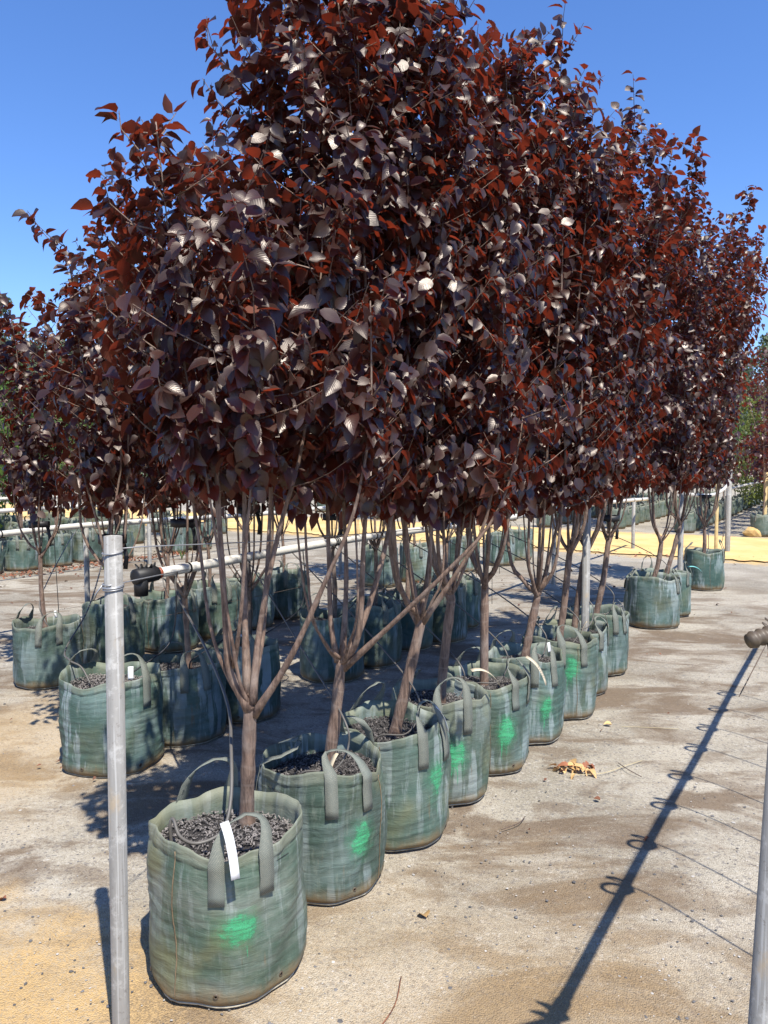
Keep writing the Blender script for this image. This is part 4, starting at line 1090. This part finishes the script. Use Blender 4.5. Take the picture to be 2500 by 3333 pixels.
# bushy trees nearer than the gums
def bush_mesh(seed, mat, H=5.0, rad=2.2, n=3200, leaf=.22):
    rng = random.Random(seed); m = MB()
    m.tube([(0, 0, -.1), (.05, 0, H * .35), (0, .1, H * .7)], [.10, .07, .03], 6)
    for k in range(6):
        a = rng.uniform(0, 6.28); z = rng.uniform(.12, .4) * H; m.tube([(0, 0, z), (math.cos(a) * rad * .4, math.sin(a) * rad * .4, z + H * .2), (math.cos(a) * rad * .7, math.sin(a) * rad * .7, z + H * .35)], [.05, .03, .012], 5, cap=False)
    st = mesh_from('trunk', m.v, m.f, M['gumbark'], m.uv); P = []; D = []; N = []; S = []
    cl = []
    for k in range(46):
        z = rng.random(); r = rad * math.sqrt(max(0.05, math.sin(math.pi * (.12 + .8 * z)))) * rng.uniform(.3, .95); a = rng.uniform(0, 6.28)
        cl.append((r * math.cos(a), r * math.sin(a), H * (.10 + .86 * z)))
    for _ in range(n):
        c = rng.choice(cl); v = Vector((rng.gauss(0, 1), rng.gauss(0, 1), rng.gauss(0, .8))).normalized() * rad * rng.uniform(.10, .30)
        P.append((c[0] + v.x, c[1] + v.y, max(.1, c[2] + v.z))); D.append((rng.gauss(0, .6), rng.gauss(0, .6), -.6)); N.append((v.x + rng.gauss(0, .2), v.y + rng.gauss(0, .2), abs(v.z) + .3)); S.append(leaf * rng.uniform(.6, 1.2))
    P, D, N, S = map(np.array, (P, D, N, S)); idx = np.random.RandomState(seed).randint(0, 3, n)
    return st, leaf_mesh('crown', P, D, N, S, mat, LO, idx)
BM = [bush_mesh(1, M['gum']), bush_mesh(2, M['green'], leaf=.2), bush_mesh(3, M['gum'], 6, 2.6)]
LM = bush_mesh(4, M['green'], 3.6, 1.15, 4200, .10); YM = bush_mesh(5, M['lime'], 3.9, 1.3, 4200, .11)
def bush(mm, x, y, rz, sx, sz, label, group):
    t = empty('bushy_tree', (x, y, 0), label, 'tree', group, rz); t.scale = (sx, sx, sz)
    obj('trunk', mm[0], t); c = obj('crown', mm[1], t); c['kind'] = 'stuff'
for i in range(34):
    a = R(-37 + 74 * i / 33); d = gr.uniform(46, 56)
    bush(BM[i % 3], math.sin(a) * d, math.cos(a) * d, gr.uniform(0, 6.28), gr.uniform(.9, 1.2), gr.uniform(.7, 1.05), 'dense green bushy tree under the gum trees, %s from the left' % nth(i), 'bushy trees below the horizon gums')
bush(LM, -7.25, 13.6, .3, 1, .98, 'bright leafy green tree at the left edge behind the purple crowns', 'leafy green trees behind the left rows')
bush(LM, -9.3, 16.6, 2.3, 1.1, 1.05, 'leafy green tree farther back at the left edge', 'leafy green trees behind the left rows')
bush(YM, 12.2, 24.4, .3, 1, .95, 'yellow green leafy tree at the right edge behind the last purple crowns', 'yellow green trees behind the far right bags')
bush(YM, 14.6, 28.5, 1.3, 1.1, 1.0, 'farther yellow green leafy tree at the right edge', 'yellow green trees behind the far right bags')

# ------------------------------------------------------------------ small things on the ground
def pebbles(name, n, mat, seed, smin, smax, label):
    rng = random.Random(seed); m = MB()
    for _ in range(n):
        d = 1.7 + 6 * rng.random() ** 1.8; x = rng.uniform(-.56, .56) * d; s = rng.uniform(smin, smax) * (1 if rng.random() < .9 else 1.7)
        a = rng.uniform(0, 6.28); sx, sy, sz = s * rng.uniform(.8, 1.3), s * rng.uniform(.6, 1), s * rng.uniform(.4, .7)
        V = []
        for (u, v, w_) in ((1, 0, 0), (.3, .95, 0), (-.8, .6, 0), (-.8, -.6, 0), (.3, -.95, 0)):
            V.append((u * rng.uniform(.85, 1.1), v * rng.uniform(.85, 1.1), .1))
        V.append((rng.uniform(-.2, .2), rng.uniform(-.2, .2), 1)); ca, sa = math.cos(a), math.sin(a)
        V = [(x + (p[0] * sx * ca - p[1] * sy * sa), d + (p[0] * sx * sa + p[1] * sy * ca), -.008 + p[2] * sz + .004) for p in V]
        m.add(V, [(0, 1, 5), (1, 2, 5), (2, 3, 5), (3, 4, 5), (4, 0, 5)])
    o = obj(name, mesh_from(name, m.v, m.f, mat, m.uv)); tag(o, label, 'gravel', kind='stuff')
pebbles('gravel', 1500, M['pebble'], 1, .0022, .0065, 'small dark stones scattered over the gravel ground')
pebbles('gravel', 1100, M['palep'], 2, .0018, .005, 'small pale stones scattered over the gravel ground')

def dry_leaf(parent, x, y, z, s, rz, mat, tilt=.3, seed=0, k=0):
    o = bpy.data.objects.new('leaf', DRY[k % 3][mat]); col.objects.link(o)
    if parent: o.parent = parent
    o.location = (x, y, z); o.scale = (s, s, s); o.rotation_euler = (tilt, tilt * .6 * (1 if seed % 2 else -1), rz)
    return o
DRY = [{mk: mesh_from('leaf', v * np.array((1, 1, 1.6)), f, M[mk], u[f.ravel()]) for mk in ('dry', 'litter')} for v, f, u in HI[:3]]
pile = empty('leaf_pile', (.93, 3.66, 0), 'small pile of curled tan dry leaves on the brown stain beside the front row', 'leaf pile')
for k in range(26):
    a = rng.uniform(0, 6.28); r = .085 * rng.random() ** .6
    dry_leaf(pile, r * 1.2 * math.cos(a), r * math.sin(a) * .9, .006 + .022 * rng.random() * (1 - r / .1), rng.uniform(.035, .055), rng.uniform(0, 6.28), 'dry' if k % 4 else 'litter', rng.uniform(-.6, .7), k, k)
def lone(x, y, s, rz, mk, label, k):
    o = dry_leaf(None, x, y, .006, s, rz, mk, .15, k, k); o.name = 'fallen_leaf'; tag(o, label, 'leaf', 'single dry leaves on the ground')
lone(.14, 2.44, .055, .3, 'dry', 'single tan curled leaf right of the second grow bag', 0)
lone(1.30, 4.3, .045, 1.3, 'dry', 'tan leaf tuft with a straw stalk on the open gravel', 1)
lone(1.06, 2.98, .028, 2.0, 'litter', 'small red leaf between the brown stains at centre right', 2)
lone(.96, 3.32, .03, 1.0, 'litter', 'small pink-red leaf just below the dry leaf pile', 1)
lone(2.3, 4.1, .03, 2.6, 'litter', 'small red leaf near the pipe shadow at right', 0)
lone(-1.3, 2.55, .03, 1.4, 'litter', 'small dark leaf on the pale ground left of the pole', 2)
def stick(pts, r, mk, label, name='twig'):
    m = MB(); m.tube(smooth_path(pts, 4), r, 5); tag(m.build(name, M[mk]), label, 'twig', 'loose twigs and stalks on the ground')
stick([(1.30, 3.78, .004), (1.18, 3.70, .006), (1.05, 3.62, .004), (.88, 3.60, .005)], .0016, 'straw', 'pale straw stalk lying across the dry leaf pile', 'straw_stalk')
stick([(1.35, 4.28, .004), (1.5, 4.26, .006), (1.66, 4.24, .004)], .0015, 'straw', 'pale straw stalk on open gravel beyond the leaf pile', 'straw_stalk')
stick([(1.17, 3.75, .004), (1.19, 3.64, .012), (1.23, 3.58, .004)], .002, 'twig', 'short crooked dark twig right of the leaf pile')
stick([(.48, 3.05, .004), (.56, 3.1, .008), (.60, 3.17, .004)], .0018, 'twig', 'small forked twig right of the third grow bag')
stick([(-.02, 1.93, .004), (.03, 2.03, .006), (.05, 2.15, .004)], .0016, 'litter', 'thin reddish twig in front near the bottom')
stick([(2.0, 3.6, .004), (2.2, 3.62, .005)], .0013, 'straw', 'short straw stalk at the right edge by the shadow', 'straw_stalk')
# leaf litter lines
def litter(name, n, fn, seed, mk, label):
    rg = random.Random(seed); P = []; D = []; N = []; S = []
    for _ in range(n):
        x, y = fn(rg); P.append((x, y, .004 + rg.random() * .02)); a = rg.uniform(0, 6.28); D.append((math.cos(a), math.sin(a), rg.uniform(-.2, .3))); N.append((rg.gauss(0, .35), rg.gauss(0, .35), 1)); S.append(rg.uniform(.03, .07) if y > 8 else rg.uniform(.012, .028))
    P, D, N, S = map(np.array, (P, D, N, S)); idx = np.random.RandomState(seed).randint(0, 3, n)
    tag(obj(name, leaf_mesh(name, P, D, N, S, M[mk], LO, idx)), label, 'leaf litter', kind='stuff')
def f_left(rg):
    y = rg.uniform(9.8, 12.8); return (-4.62 + .615 * (y - 10.8) + rg.gauss(0, .16) + .05, y)
litter('leaf_litter', 520, f_left, 4, 'litter', 'red brown fallen leaves in front of the tight far left bags')
def f_any(rg):
    y = rg.uniform(3, 13); return (rg.uniform(-.55, .55) * y, y)
litter('leaf_litter', 260, f_any, 5, 'litter', 'scattered small fallen leaves over the gravel')
def f_r(rg):
    y = rg.uniform(12, 13.4); return (5.2 + rg.gauss(0, 1.2) - (y - 12.5) * 1.2, y)
litter('leaf_litter', 160, f_r, 6, 'litter', 'brown leaf crumbs at the near edge of the sand track')

def rock(x, y, s, label, seed):
    import bmesh
    bm = bmesh.new(); bmesh.ops.create_icosphere(bm, subdivisions=2, radius=s); rg = random.Random(seed)
    for v in bm.verts: v.co = Vector((v.co.x * 1.3, v.co.y, v.co.z * .75)) * rg.uniform(.8, 1.12)
    me = bpy.data.meshes.new('rock'); bm.to_mesh(me); bm.free(); me.materials.append(M['rock'])
    o = obj('rock', me, None, (x, y, s * .45)); tag(o, label, 'rock')
rock(7.55, 15.6, .17, 'ochre rock lying beyond the sand track near the right edge', 3)
rock(6.3, 12.3, .05, 'small pale rock on the near edge of the sand track', 4)
# green weed tuft among the litter
def weed(x, y, h, n, label, seed):
    rg = random.Random(seed); m = MB()
    for _ in range(n):
        a = rg.uniform(0, 6.28); l = h * rg.uniform(.5, 1); s = rg.uniform(.3, .8)
        pts = [(x, y, 0), (x + math.cos(a) * l * s * .4, y + math.sin(a) * l * s * .4, l * .6), (x + math.cos(a) * l * s, y + math.sin(a) * l * s, l * .85)]
        m.ribbon(pts, [(-math.sin(a), math.cos(a), 0)] * 3, [.012, .010, .002], .001)
    tag(m.build('weed', M['green']), label, 'weed', kind='thing')
weed(-3.95, 10.75, .22, 22, 'small bright green weed growing before the tight far left bags', 1)
weed(-3.15, 11.9, .25, 14, 'slim green weed by the back of the far left bags', 2)
# seedling with two leaves on the nearest bag's soil
print('objects', len(bpy.data.objects), 'tris', sum(len(o.data.polygons) for o in bpy.data.objects if o.type == 'MESH'))
